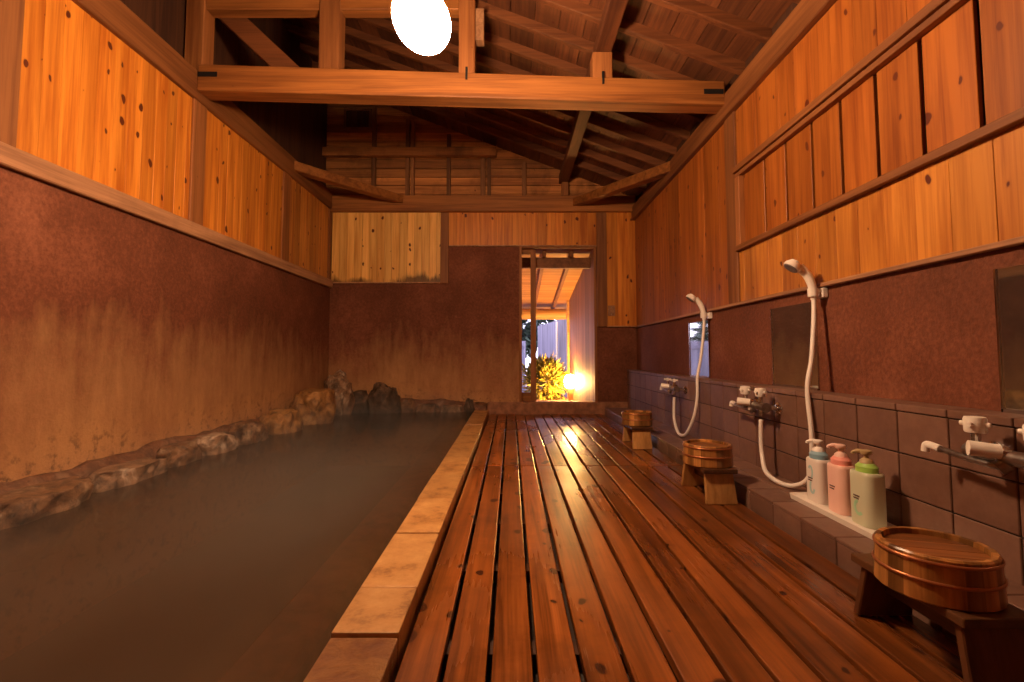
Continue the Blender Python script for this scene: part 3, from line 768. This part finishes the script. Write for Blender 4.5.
# ================================================================== TAPS
def make_tap(label, y1, cross=False):
    # local origin on the tile face between the two valve knobs; x points away from the room wall (+x into the wall)
    t = thing('mixer_tap', label, 'tap', (TX, y1 - 0.085, 0.455), group='mixer taps on the tiled wall')
    L_ = lambda: MB()
    b = L_(); b.cyl((-0.085, -0.135, 0.0), (-0.085, 0.112, 0.0), 0.021, seg=24)
    b.cyl((-0.085, -0.150, 0.0), (-0.085, -0.135, 0.0), 0.026)
    b.build('body', M['chrome_dark'], t, smooth='auto')
    for yy in (-0.118, 0.108):
        b = L_(); b.tube(spline([(-0.085, yy, 0.0), (-0.05, yy, -0.004), (-0.004, yy, -0.010)], 4), 0.014, 12)
        b.lathe([(0.036, 0.0), (0.034, 0.008), (0.020, 0.016)], 24, Matrix.Translation((0.0, yy, -0.010)) @ Matrix.Rotation(-PI / 2, 4, 'Y'))
        b.build('wall_union', M['chrome'], t, smooth='auto')
    for yy in (0.085, -0.085):
        b = L_(); b.cyl((-0.085, yy, 0.015), (-0.085, yy, 0.058), 0.0125); b.build('valve_neck', M['chrome'], t, smooth='auto')
        b = L_(); tr = Matrix.Translation((-0.085, yy, 0.055))
        if cross:
            b.lathe([(0.012, 0.0), (0.015, 0.010), (0.013, 0.026), (0.004, 0.030)], 20, tr)
            for a in range(4):
                an = a * PI / 2 + 0.5; b.cyl((-0.085 + 0.008 * math.cos(an), yy + 0.008 * math.sin(an), 0.070), (-0.085 + 0.036 * math.cos(an), yy + 0.036 * math.sin(an), 0.072), 0.006, 0.0085, 12)
        else:
            b.lathe([(0.024, 0.0), (0.0265, 0.004), (0.0275, 0.038), (0.025, 0.046), (0.010, 0.048)], 28, tr)
            for a in range(4):
                an = a * PI / 2 + 0.4; b.cyl((-0.085 + 0.024 * math.cos(an), yy + 0.024 * math.sin(an), 0.080), (-0.085 + 0.036 * math.cos(an), yy + 0.036 * math.sin(an), 0.080), 0.0085, 0.007, 12)
        o = b.build('valve_knob', M['white'], t, smooth='auto'); o['label'] = 'cream plastic valve knob'
    b = L_(); b.cyl((-0.085, -0.01, 0.012), (-0.125, 0.012, 0.018), 0.017, seg=20); b.cyl((-0.085, 0.0, 0.0), (-0.085, 0.020, 0.012), 0.024); b.build('diverter', M['chrome'], t, smooth='auto')
    b = L_(); b.cyl((-0.100, 0.000, 0.0145), (-0.158, 0.034, 0.0195), 0.020, 0.0215, 24)
    o = b.build('diverter_knob', M['white'], t, smooth='auto'); o['label'] = 'cream plastic diverter knob'
    b = L_(); b.cyl((-0.085, 0.0, -0.020), (-0.100, 0.010, -0.034), 0.020); b.tube(spline([(-0.092, 0.0, -0.030), (-0.096, 0.08, -0.026), (-0.090, 0.215, -0.014)], 5), 0.0095, 12)
    b.build('spout', M['chrome_dark'], t, smooth='auto')
    b = L_(); b.tube(spline([(-0.0905, 0.200, -0.016), (-0.090, 0.235, -0.011), (-0.091, 0.252, -0.013), (-0.093, 0.255, -0.034)], 6), 0.0118, 14)
    o = b.build('spout_tip', M['white'], t, smooth='auto'); o['label'] = 'cream plastic spout tip'
    b = L_(); b.cyl((-0.090, -0.10, -0.015), (-0.092, -0.10, -0.052), 0.0135, 0.012); b.build('hose_outlet', M['chrome'], t, smooth='auto')
    return t
make_tap('chrome mixer tap with cross handles below the far mirror', 4.265, True)
make_tap('mixer tap with cream knobs feeding the middle shower hose', 2.855)
make_tap('mixer tap with cream knobs close behind the nearest bucket', 1.447)

# ================================================================== HAND SHOWERS
def make_shower(label, hlabel, yh, y1, yl):
    # yh holder position, y1 tap knob position, yl loop position
    h = thing('shower_holder', hlabel, 'holder', (XR, yh, 1.045), group='shower holders on the wall')
    b = MB(); b.box(XR - 0.03, XR - 0.001, yh - 0.026, yh + 0.026, 1.030, 1.080); b.build('wall_plate', M['white'], h, bevel=0.005, world=True, segs=2)
    b = MB(); b.cyl((XR - 0.03, yh, 1.058), (XR - 0.045, yh, 1.058), 0.013)
    b.lathe([(0.024, 1.036), (0.026, 1.078), (0.019, 1.078), (0.019, 1.036), (0.024, 1.036)], 24, Matrix.Translation((XR - 0.062, yh, 0)), cap0=False, cap1=False)
    b.build('cradle', M['white'], h, smooth='auto', world=True)
    t = thing('hand_shower', label, 'shower', (XR - 0.062, yh, 1.06), group='hand showers')
    hx = XR - 0.062
    pts = spline([(hx + 0.003, yh, 1.020), (hx, yh, 1.075), (hx - 0.020, yh + 0.004, 1.140), (hx - 0.060, yh + 0.01, 1.192)], 8)
    n = len(pts); b = MB(); b.tube(pts, [0.0145 + 0.008 * math.sin(PI * 0.5 * i / (n - 1)) for i in range(n)], 16)
    b.build('handle', M['white'], t, smooth='auto', world=True)
    nrm = Vector((-0.62, 0.10, -0.78)).normalized(); q = nrm.to_track_quat('Z', 'Y').to_matrix().to_4x4()
    c = Vector((hx - 0.092, yh + 0.014, 1.196))
    b = MB(); b.lathe([(0.010, -0.030), (0.026, -0.026), (0.040, -0.006), (0.043, 0.008), (0.040, 0.013)], 28, Matrix.Translation(c) @ q)
    b.build('head', M['white'], t, smooth='auto', world=True)
    b = MB(); b.lathe([(0.036, 0.0125), (0.036, 0.0165), (0.030, 0.0175)], 28, Matrix.Translation(c) @ q)
    for ring_, k in ((0.010, 6), (0.021, 10), (0.031, 14)):
        for a in range(k):
            p = Matrix.Translation(c) @ q @ Vector((ring_ * math.cos(2 * PI * a / k), ring_ * math.sin(2 * PI * a / k), 0.0165))
            b.cyl(p, p + nrm * 0.0025, 0.0018, seg=6)
    o = b.build('spray_face', M['grey_plastic'], t, smooth='auto', world=True); o['label'] = 'grey spray face with small holes'
    ym = y1 - 0.085 - 0.10; ox = TX - 0.092
    path = [(ox, ym, 0.385), (ox - 0.004, ym, 0.30), (ox - 0.008, ym - 0.015, 0.20)] + yl + [(1.452, yh - 0.065, 0.57), (1.490, yh - 0.045, 0.72), (hx - 0.010, yh - 0.015, 0.92), (hx + 0.003, yh, 1.025)]
    b = MB(); b.tube(spline(path, 10), 0.0115, 12); o = b.build('hose', M['white_hose'], t, smooth=True, world=True); o['label'] = 'cream flexible hose'
make_shower('cream hand shower with hose looping past the far mirror', 'cream shower holder beside the far mirror', 3.82, 4.265,
            [(1.365, 3.99, 0.125), (1.365, 3.91, 0.098), (1.38, 3.82, 0.125), (1.41, 3.74, 0.26), (1.438, 3.73, 0.42)])
make_shower('cream hand shower with hose looping down behind the bottles', 'cream shower holder at the edge of the boards, middle of the wall', 2.43, 2.855,
            [(1.350, 2.585, 0.125), (1.355, 2.48, 0.098), (1.385, 2.385, 0.103), (1.425, 2.325, 0.17), (1.440, 2.325, 0.35)])

# ================================================================== TRAY AND BOTTLES
t = thing('tray', 'cream plastic tray on the tiled ledge under the pump bottles', 'tray', (1.365, 1.965, 0.080))
def rrect(x0, x1, y0, y1, r, n=6):
    out = []
    for cx, cy, a0 in ((x1 - r, y1 - r, 0), (x0 + r, y1 - r, PI / 2), (x0 + r, y0 + r, PI), (x1 - r, y0 + r, 3 * PI / 2)):
        for k in range(n + 1):
            a = a0 + PI / 2 * k / n; out.append((cx + r * math.cos(a), cy + r * math.sin(a)))
    return out
def loft(sections, cap0=True, cap1=True):   # [(ring of (x,y), z)]
    b = MB(); bm = b.bm; rings = [[bm.verts.new((x, y, z)) for x, y in pts] for pts, z in sections]; n = len(rings[0])
    for k in range(len(rings) - 1):
        for i in range(n):
            j = (i + 1) % n; bm.faces.new((rings[k][i], rings[k][j], rings[k + 1][j], rings[k + 1][i]))
    if cap0: bm.faces.new(list(reversed(rings[0])))
    if cap1: bm.faces.new(rings[-1])
    return b
loft([(rrect(-0.072, 0.072, -0.31, 0.31, 0.02), 0.0), (rrect(-0.076, 0.076, -0.314, 0.314, 0.022), 0.022), (rrect(-0.070, 0.070, -0.308, 0.308, 0.02), 0.024), (rrect(-0.062, 0.062, -0.30, 0.30, 0.018), 0.014)]).build('tray_body', M['white'], t, smooth='auto')

def bottle(label, y, body_col, collar_col, mark_col, pump_col, h=0.185, w=0.088, d=0.062, rz=0.0, mark='s'):
    t = thing('pump_bottle', label, 'bottle', (1.365, y, 0.0945), rz, group='pump bottles on the tray')
    mb = plain('bottle_plastic', body_col, 0.32); mc = plain('bottle_collar_plastic', collar_col, 0.35); mp = plain('pump_plastic', pump_col, 0.35); mk = plain('label_print', mark_col, 0.4); mt = plain('label_text', (0.10, 0.05, 0.045), 0.5)
    R = lambda s, sd=None: rrect(-d / 2 * s, d / 2 * s, -w / 2 * s, w / 2 * s, d * 0.36 * s)
    loft([(R(0.93), 0.0), (R(0.99), 0.006), (R(1.0), 0.02), (R(1.0), h * 0.5), (R(1.0), h * 0.93), (R(0.98), h * 0.975), (R(0.90), h)]).build('body', mb, t, smooth='auto')
    b = MB(); b.lathe([(0.042, 0.0), (0.042, 0.020), (0.034, 0.027), (0.030, 0.032)], 28, Matrix.Translation((0, 0, h)), sx=0.80, sy=1.0); b.build('collar', mc, t, smooth='auto')
    b = MB(); b.lathe([(0.024, 0.0), (0.022, 0.012), (0.014, 0.019), (0.0085, 0.021), (0.0085, 0.040)], 20, Matrix.Translation((0, 0, h + 0.030))); b.build('pump_neck', mp, t, smooth='auto')
    b = MB(); b.lathe([(0.016, 0.0), (0.020, 0.006), (0.019, 0.015), (0.010, 0.018)], 20, Matrix.Translation((0, 0, h + 0.064)))
    b.tube(spline([(0, 0.004, h + 0.074), (-0.016, 0.016, h + 0.075), (-0.030, 0.026, h + 0.070), (-0.033, 0.028, h + 0.062)], 5), [0.008] * 8 + [0.0065] * 8, 10)
    b.build('pump_head', mp, t, smooth='auto')
    # printed swirl and two lines of small print on the room side
    b = MB(); xf = -d / 2 - 0.0006
    def strip(pts, wd):
        for (y0_, z0_), (y1_, z1_) in zip(pts[:-1], pts[1:]):
            dy, dz = y1_ - y0_, z1_ - z0_; l = math.hypot(dy, dz) or 1; ny_, nz_ = -dz / l * wd, dy / l * wd
            b.hexa([(xf, y0_ - ny_, z0_ - nz_), (xf + 0.001, y0_ - ny_, z0_ - nz_), (xf, y0_ + ny_, z0_ + nz_), (xf + 0.001, y0_ + ny_, z0_ + nz_), (xf, y1_ - ny_, z1_ - nz_), (xf + 0.001, y1_ - ny_, z1_ - nz_), (xf, y1_ + ny_, z1_ + nz_), (xf + 0.001, y1_ + ny_, z1_ + nz_)])
    c0 = h * 0.52
    if mark == 's':
        cur = [(0.004 + 0.013 * math.cos(a), c0 + 0.030 + 0.026 * math.sin(a)) for a in [0.6 + 0.25 * k for k in range(16)]]
        strip(cur, 0.0048)
        cur = [(-0.006 - 0.014 * math.cos(a), c0 - 0.032 - 0.026 * math.sin(a)) for a in [0.3 + 0.25 * k for k in range(16)]]
        strip(cur, 0.0055)
    elif mark == 'c':
        cur = [(-0.004 + 0.020 * math.cos(a), c0 - 0.038 + 0.024 * math.sin(a)) for a in [-2.4 + 0.22 * k for k in range(18)]]
        strip(cur, 0.006)
    if mark != 'none': b.build('printed_swirl', mk, t)
    b = MB()
    for row, (za, ln) in enumerate(((0.004, 7), (-0.006, 6))):
        for k in range(ln):
            yk = 0.020 - k * 0.0048
            b.box(xf - 0.0002, xf + 0.001, yk - 0.0017, yk + 0.0017, c0 + za - 0.0028 + random.uniform(-0.0006, 0.0006), c0 + za + 0.0028)
    b.build('small_print', mt, t)
bottle('white pump bottle with a blue collar, farthest on the tray', 2.16, (0.80, 0.74, 0.68), (0.24, 0.42, 0.52), (0.42, 0.66, 0.66), (0.84, 0.80, 0.74), h=0.188, w=0.104, d=0.072)
bottle('pink pump bottle between the blue and green topped ones', 2.015, (0.88, 0.56, 0.47), (0.85, 0.33, 0.27), (0.9, 0.6, 0.5), (0.86, 0.58, 0.50), h=0.195, w=0.104, d=0.072, mark='none')
bottle('pale green pump bottle with a green collar, closest to the viewer', 1.87, (0.60, 0.62, 0.44), (0.36, 0.62, 0.12), (0.40, 0.72, 0.46), (0.46, 0.34, 0.17), h=0.20, w=0.114, d=0.080, mark='c')

# ================================================================== BUCKETS AND STOOLS
def make_bucket():
    t = thing('wooden_bucket', '', 'bucket', group='upturned wash buckets')
    R0, R1, hh, ns = 0.119, 0.114, 0.102, 20
    b = MB(); bm = b.bm; sub = 3; tot = ns * sub
    def ring(fr, z):
        return [bm.verts.new((fr(i) * math.cos(2 * PI * i / tot), fr(i) * math.sin(2 * PI * i / tot), z)) for i in range(tot)]
    gro = lambda r: (lambda i: r - (0.0016 if i % sub == 0 else 0.0))
    secs = [(gro(R0 - 0.004), 0.0), (gro(R0), 0.004), (gro((R0 + R1) / 2), hh * 0.5), (gro(R1), hh - 0.004), (gro(R1 - 0.004), hh), (gro(R1 - 0.014), hh - 0.001), (gro(R1 - 0.016), hh - 0.016)]
    secs += [(gro(R1 - 0.016), hh - 0.026), (gro(R0 - 0.016), 0.0)]
    rg = [ring(f, z) for f, z in secs]
    tones = [random.random() for _ in range(ns)]
    for k in range(len(rg) - 1):
        for i in range(tot):
            j = (i + 1) % tot; f = bm.faces.new((rg[k][i], rg[k][j], rg[k + 1][j], rg[k + 1][i])); f[b.ly] = tones[i // sub]
    for i in range(tot):
        j = (i + 1) % tot; f = bm.faces.new((rg[-1][i], rg[-1][j], rg[0][j], rg[0][i])); f[b.ly] = tones[i // sub]
    b.build('staves', M['bucket'], t, smooth='auto')
    b = MB(); rr = R1 - 0.0165; edges_ = [-rr, -rr * 0.52, -0.005, rr * 0.47, rr]
    for xa, xb in zip(edges_[:-1], edges_[1:]):
        n = 10; xs_ = [xa + (xb - 0.002 - xa) * k / n for k in range(n + 1)]
        r_ = random.random()
        for z0_, z1_ in ((hh - 0.026, hh - 0.013),):
            top_, bot_ = [], []
            loop = [(x, -math.sqrt(max(0, rr * rr - x * x))) for x in xs_] + [(x, math.sqrt(max(0, rr * rr - x * x))) for x in reversed(xs_)]
            vt = [b.bm.verts.new((x, y, z1_)) for x, y in loop]; vb = [b.bm.verts.new((x, y, z0_)) for x, y in loop]
            fs = [b.bm.faces.new(vt), b.bm.faces.new(list(reversed(vb)))]
            for i in range(len(vt)):
                j = (i + 1) % len(vt); fs.append(b.bm.faces.new((vb[i], vb[j], vt[j], vt[i])))
            for f in fs: f[b.ly] = r_
    b.build('base_board', M['bucket_base'], t)
    for zz, rr in ((hh - 0.013, R1 + 0.0012), (hh * 0.47, (R0 + R1) / 2 + 0.0012)):
        b = MB(); b.ring(rr, (0.0032, 0.0042), zz, 60); o = b.build('hoop', M['hoop'], t, smooth=True); o['label'] = 'copper hoop'
    return t
def make_stool():
    t = thing('bath_stool', '', 'stool', group='low wooden bath stools')
    b = MB(); b.box(-0.085, 0.085, -0.175, 0.175, 0.148, 0.170); b.build('seat', M['stool_dark'], t, bevel=0.004, segs=2)
    for s in (-1, 1):
        b = MB(); yb, yt = s * 0.172, s * 0.140
        b.hexa([(-0.078, yb - 0.011, 0.0), (-0.070, yt - 0.011, 0.148), (-0.078, yb + 0.011, 0.0), (-0.070, yt + 0.011, 0.148), (0.078, yb - 0.011, 0.0), (0.070, yt - 0.011, 0.148), (0.078, yb + 0.011, 0.0), (0.070, yt + 0.011, 0.148)])
        o = b.build('leg', M['stool_leg'], t, bevel=0.003)
    b = MB(); b.box(-0.012, 0.012, -0.148, 0.148, 0.075, 0.110); b.build('stretcher', M['stool_dark'], t, bevel=0.003)
    return t
bk = make_bucket(); stl = make_stool()
spots = [(1.035, 2.565, 1.045, 2.60, 'in the middle, before the looped hose'), (1.035, 3.98, 1.035, 4.0, 'farthest away near the doorway'), (1.045, 1.215, 1.062, 1.245, 'nearest the viewer below the tap')]
labs_b = ['upturned wooden bucket with copper hoops on the middle stool, near the hose loop', 'small looking upturned wooden bucket on the farthest stool by the doorway', 'large looking dark upturned bucket on the stool nearest the viewer']
labs_s = ['low stool with a pale front leg under the middle bucket', 'low wooden stool under the farthest bucket', 'dark wet wooden stool under the nearest bucket']
for i, (bx, by, sx_, sy_, _) in enumerate(spots):
    B_ = bk if i == 0 else copy_tree(bk); S_ = stl if i == 0 else copy_tree(stl)
    B_.location = (bx, by, 0.1705); B_.scale = (1.04, 1.04, 1.05); B_.rotation_euler = (0, 0, 0.5 * i + 0.3); B_['label'] = labs_b[i]
    S_.location = (sx_, sy_, 0.001); S_['label'] = labs_s[i]
    if i == 2:      # nearest stool's legs: wet wood, colour darkened further for lens vignetting
        for ch in S_.children:
            if ch.name.startswith('leg'): ch.data = ch.data.copy(); ch.data.materials[0] = M['stool_wet_dimmed']

# ================================================================== DOOR
d_ = struct(bpy.data.objects.new('door_1', None), 'open doorway to the veranda with a sliding leaf pushed aside'); C.objects.link(d_); d_.location = (0.6, D, 0.15)
b = MB(); b.box(DX0 - 0.035, DX0, D - 0.022, D + 0.15, DZ0 - 0.01, DZ1 + 0.03); b.build('jamb', M['beam_z'], d_, bevel=0.003, world=True)
b = MB(); b.box(DX1, DX1 + 0.035, D - 0.005, D + 0.15, DZ0 - 0.01, DZ1 + 0.03); b.build('jamb', M['beam_z'], d_, bevel=0.003, world=True)
b = MB(); b.box(DX0, DX1, D - 0.018, D + 0.15, DZ1, DZ1 + 0.03); b.build('head', M['beam_x'], d_, bevel=0.003, world=True)
b = MB(); b.box(0.255, 0.325, D + 0.085, D + 0.12, DZ0, DZ1); o = b.build('sliding_leaf', M['beam_z'], d_, bevel=0.003, world=True)
b = MB(); b.box(-0.55, 0.255, D + 0.085, D + 0.12, DZ0, DZ0 + 0.11); b.box(-0.55, 0.255, D + 0.085, D + 0.12, DZ1 - 0.06, DZ1); b.build('leaf_rail', M['beam_x'], d_, bevel=0.003, world=True)
b = MB(); b.box(-0.55, 0.255, D + 0.10, D + 0.104, DZ0 + 0.11, DZ1 - 0.06); b.build('pane', M['glass'], d_, world=True)
t = thing('wall_plate', 'small pale plate fixed to the boards beside the doorway', 'plate', (1.28, D - 0.03, 1.30))
b = MB(); b.box(1.235, 1.325, D - 0.033, D - 0.027, 1.235, 1.37); b.build('plate', M['rail_y'], t, bevel=0.002, world=True)
for zs in (1.26, 1.345):
    b = MB(); b.cyl((1.28, D - 0.033, zs), (1.28, D - 0.036, zs), 0.006); b.build('screw', M['chrome_dark'], t, world=True)

# ================================================================== OUTSIDE
M['ver_board_x'] = wood('veranda_roof_board', (0.36, 0.150, 0.040), (0.62, 0.300, 0.090), 'X', 0.6, knots=0.15, vary=0.35)
M['ver_rafter'] = wood('veranda_rafter', (0.16, 0.060, 0.020), (0.30, 0.120, 0.040), 'Y', 0.6)
M['ver_wall'] = wood('veranda_wall_board', (0.16, 0.062, 0.028), (0.30, 0.125, 0.055), 'Z', 0.6, vary=0.5)
M['fence'] = wood('grey_fence_board', (0.17, 0.155, 0.17), (0.33, 0.30, 0.33), 'Z', 0.7, vary=0.4)
M['log'] = wood('peeled_log', (0.42, 0.190, 0.045), (0.66, 0.350, 0.100), 'X', 0.5, vary=0.2)
M['ground'] = plain('garden_ground', (0.22, 0.20, 0.19), 0.9, bump=0.5, bscale=8, vary=0.4)
b = MB(); b.box(-9, 9, D + 0.14, 20, -0.45, -0.30); struct(b.build('floor_garden', M['ground']), 'garden ground outside the doorway')
b = MB(); b.box(-2.5, 1.02, D + 0.14, 8.9, -0.30, -0.02); struct(b.build('floor_veranda', M['sill'], bevel=0.01), 'veranda floor beyond the sill')
def vz(y): return 2.02 - 0.155 * (y - 6.5)
b = MB(); yy = D + 0.14
while yy < 9.3:
    y2 = yy + 0.15
    b.hexa([(-2.5, yy, vz(yy) + 0.06), (-2.5, yy, vz(yy) + 0.08), (-2.5, y2 - 0.004, vz(y2) + 0.06), (-2.5, y2 - 0.004, vz(y2) + 0.08), (1.5, yy, vz(yy) + 0.06), (1.5, yy, vz(yy) + 0.08), (1.5, y2 - 0.004, vz(y2) + 0.06), (1.5, y2 - 0.004, vz(y2) + 0.08)])
    yy = y2
vc_ = struct(b.build('ceiling_veranda', M['ver_board_x']), 'veranda roof of pale boards outside the doorway')
for x in (-2.2, -1.65, -1.1, -0.55, 0.06, 0.44, 0.80, 1.22):
    b = MB(); b.beam((x, D + 0.15, vz(D + 0.15) + 0.02), (x, 9.3, vz(9.3) + 0.02), 0.05, 0.08); b.build('rafter', M['ver_rafter'], vc_, bevel=0.003)
t = thing('log_beam', 'round peeled log beam at the veranda edge outside', 'beam', (0, 8.9, 1.5), kind='thing')
b = MB(); b.cyl((-2.4, 8.92, 1.50), (1.06, 8.92, 1.50), 0.105, 0.10, 24); b.build('log', M['log'], t, smooth='auto', world=True)
b = MB(); b.box(-2.4, 1.06, D + 0.22, D + 0.30, 1.90, 2.04); struct(b.build('trim_11', M['ver_rafter'], bevel=0.004), 'dark header timber just outside the doorway')
bb = MB(); y = D + 0.14
while y < 8.68:
    bb.box(1.06, 1.08, y, min(y + 0.12, 8.70) - 0.003, -0.3, 2.4); y += 0.12
struct(bb.build('wall_veranda', M['ver_wall'], bevel=0.002), 'brown board wall beside the veranda')
b = MB(); b.box(1.02, 1.10, 8.70, 8.78, -0.3, 2.3); struct(b.build('trim_12', M['log'], bevel=0.004), 'pale corner post of the veranda board wall')
# fences
t = thing('garden_fence', 'tall grey board fence beyond the veranda post', 'fence', (0.87, 10.4, -0.3), kind='thing')
b = MB(); n = 18
for k in range(n):
    f0, f1 = k / n, (k + 0.95) / n; pa = Vector((1.10, 9.1, 0)).lerp(Vector((0.66, 11.9, 0)), f0); pb = Vector((1.10, 9.1, 0)).lerp(Vector((0.66, 11.9, 0)), f1)
    b.hexa([(pa.x, pa.y, -0.3), (pa.x, pa.y, 1.46), (pa.x + 0.02, pa.y, -0.3), (pa.x + 0.02, pa.y, 1.46), (pb.x, pb.y, -0.3), (pb.x, pb.y, 1.46), (pb.x + 0.02, pb.y, -0.3), (pb.x + 0.02, pb.y, 1.46)])
b.build('board_panel', M['fence'], t, world=True)
b = MB(); b.cyl((0.93, 9.75, -0.3), (0.93, 9.75, 1.42), 0.02, seg=12); o = b.build('pipe', M['white'], t, world=True, smooth='auto'); o['label'] = 'pale upright pipe'
t = thing('garden_fence', 'grey board fence facing the veranda, seen in the far mirror', 'fence', (-3.0, 12.3, -0.3), kind='thing')
b = MB(); x = -9.0
while x < 0.3:
    b.box(x, x + 0.135, 12.3, 12.32, -0.3, 1.10); x += 0.14
b.build('board_panel', M['fence'], t, world=True)
b = MB(); b.box(-9, 0.3, 12.27, 12.30, 0.9, 0.98); b.box(-9, 0.3, 12.27, 12.30, 0.0, 0.08); b.build('rail', M['fence'], t, world=True)
# plants
def foliage(name, label, cat, loc, rad, n, leaf, cols, seed, trunk=None, shape=(1, 1, 1), sprig=False, group=None):
    rnd = random.Random(seed); t = thing(name, label, cat, loc, group=group)
    m, nt, N, L, B = new_mat(name + '_leaf'); a = N.new('ShaderNodeAttribute'); a.attribute_name = 'rnd'
    r = ramp(N, [(0.0, cols[0]), (1.0, cols[1])]); L.new(a.outputs['Fac'], r.inputs[0]); L.new(r.outputs[0], B.inputs['Base Color']); B.inputs['Roughness'].default_value = 0.5
    b = MB(); fl = b.ly
    for k in range(n):
        while True:
            p = Vector((rnd.uniform(-1, 1), rnd.uniform(-1, 1), rnd.uniform(-1, 1)))
            if 0.35 < p.length < 1: break
        p = Vector((p.x * rad * shape[0], p.y * rad * shape[1], p.z * rad * shape[2]))
        p += Vector((mnoise.noise(p * 3 / rad), mnoise.noise(p * 3 / rad + Vector((9, 0, 0))), mnoise.noise(p * 3 / rad + Vector((0, 9, 0))))) * rad * 0.35
        d = (p.normalized() + Vector((rnd.uniform(-1, 1), rnd.uniform(-1, 1), rnd.uniform(-0.6, 0.6)))).normalized()
        s = d.cross(Vector((rnd.uniform(-1, 1), rnd.uniform(-1, 1), 1))).normalized(); l = leaf * rnd.uniform(0.7, 1.4); w = l * (0.13 if sprig else 0.3)
        u = d.cross(s) * (l * 0.08)
        vs = [b.bm.verts.new(q) for q in (p, p + d * l * 0.5 + s * w + u, p + d * l, p + d * l * 0.5 - s * w + u)]
        f = b.bm.faces.new(vs); f[fl] = rnd.random()
    me_o = b.build('foliage', m, t)
    if trunk:
        b = MB()
        for (p0, p1, r0, r1) in trunk: b.cyl(p0, p1, r0, r1, 10)
        b.build('stem', M['ver_rafter'], t, smooth='auto')
    return t
foliage('garden_shrub', 'yellow green feathery shrub lit by the garden lantern', 'shrub', (0.60, 8.45, 0.28), 0.36, 2600, 0.13, ((0.10, 0.10, 0.015), (0.42, 0.33, 0.04)), 3, [((0, 0, -0.58), (0.05, 0, 0.1), 0.02, 0.01), ((0.02, 0, -0.58), (-0.15, 0.05, 0.05), 0.015, 0.006), ((0.0, 0, -0.58), (0.2, -0.05, 0.1), 0.015, 0.006)], (0.85, 0.7, 1.0), True)
foliage('garden_tree', 'dark leafy tree over the fence seen past the sliding leaf', 'tree', (0.25, 14.6, 1.9), 1.1, 1500, 0.30, ((0.02, 0.035, 0.02), (0.08, 0.11, 0.06)), 5, [((0, 0, -2.2), (0, 0, 0.3), 0.09, 0.05)], (1, 0.8, 1))
foliage('garden_tree', 'broad tree crown above the grey fence facing the veranda', 'tree', (-4.6, 14.4, 1.7), 1.3, 2200, 0.30, ((0.03, 0.05, 0.03), (0.12, 0.16, 0.09)), 8, [((0, 0, -2.0), (0, 0, 0.3), 0.1, 0.06)], (1.7, 0.8, 0.9))
# lantern
t = thing('garden_lantern', 'glowing lantern standing against the veranda board wall', 'lamp', (0.968, 7.90, -0.02))
b = MB(); b.box(-0.055, 0.055, -0.055, 0.055, 0.0, 0.015); b.box(-0.035, 0.035, -0.035, 0.035, 0.015, 0.22); b.build('stand', M['ver_rafter'], t, bevel=0.004)
b = MB(); b.lathe([(0.05, 0.22), (0.085, 0.25), (0.10, 0.32), (0.088, 0.39), (0.05, 0.43), (0.012, 0.44)], 28); b.build('globe', M['lantern'], t, smooth=True)
t = thing('threshold_stone', 'flat pale stone on the veranda floor below the lantern', 'stone', (0.90, 6.95, -0.02))
o = lump('slab', M['rock_b'], 0.13, 0.22, 0.05, 31.0, 0.15, 3, 0.3, parent=t, loc=(0, 0, 0.035))

# ================================================================== STEAM
b = MB(); b.box(XL + 0.01, -0.25, Y0 + 0.02, D - 0.04, 0.052, 0.42)
m = bpy.data.materials.new('thin_steam'); m.use_nodes = True; nt = m.node_tree; N = nt.nodes; L = nt.links; N.remove(N['Principled BSDF'])
vs = N.new('ShaderNodeVolumeScatter'); vs.inputs['Color'].default_value = (1, 0.97, 0.94, 1); vs.inputs['Anisotropy'].default_value = 0.2
t_ = N.new('ShaderNodeTexCoord'); sx_ = N.new('ShaderNodeSeparateXYZ'); L.new(t_.outputs['Object'], sx_.inputs[0])
fz = N.new('ShaderNodeMapRange'); fz.inputs['From Min'].default_value = 0.05; fz.inputs['From Max'].default_value = 0.38; fz.inputs['To Min'].default_value = 1.0; fz.inputs['To Max'].default_value = 0.0; fz.interpolation_type = 'SMOOTHSTEP'
L.new(sx_.outputs['Z'], fz.inputs['Value'])
fx = N.new('ShaderNodeMapRange'); fx.inputs['From Min'].default_value = -0.75; fx.inputs['From Max'].default_value = -0.26; fx.inputs['To Min'].default_value = 1.0; fx.inputs['To Max'].default_value = 0.0; fx.interpolation_type = 'SMOOTHSTEP'
L.new(sx_.outputs['X'], fx.inputs['Value'])
nn = noise(N, L, t_.outputs['Object'], 1.3, 2.0)
rr_ = ramp(N, [(0.35, (0.25, 0.25, 0.25)), (0.65, (1, 1, 1))]); L.new(nn, rr_.inputs[0])
dens = math_n(N, L, 'MULTIPLY', math_n(N, L, 'MULTIPLY', math_n(N, L, 'MULTIPLY', fz.outputs[0], fx.outputs[0]), rr_.outputs[0]), 0.30)
L.new(dens, vs.inputs['Density'])
L.new(vs.outputs[0], N['Material Output'].inputs['Volume'])
o = b.build('steam', m); tag(o, 'thin steam drifting low over the bath water', 'steam', kind='stuff')
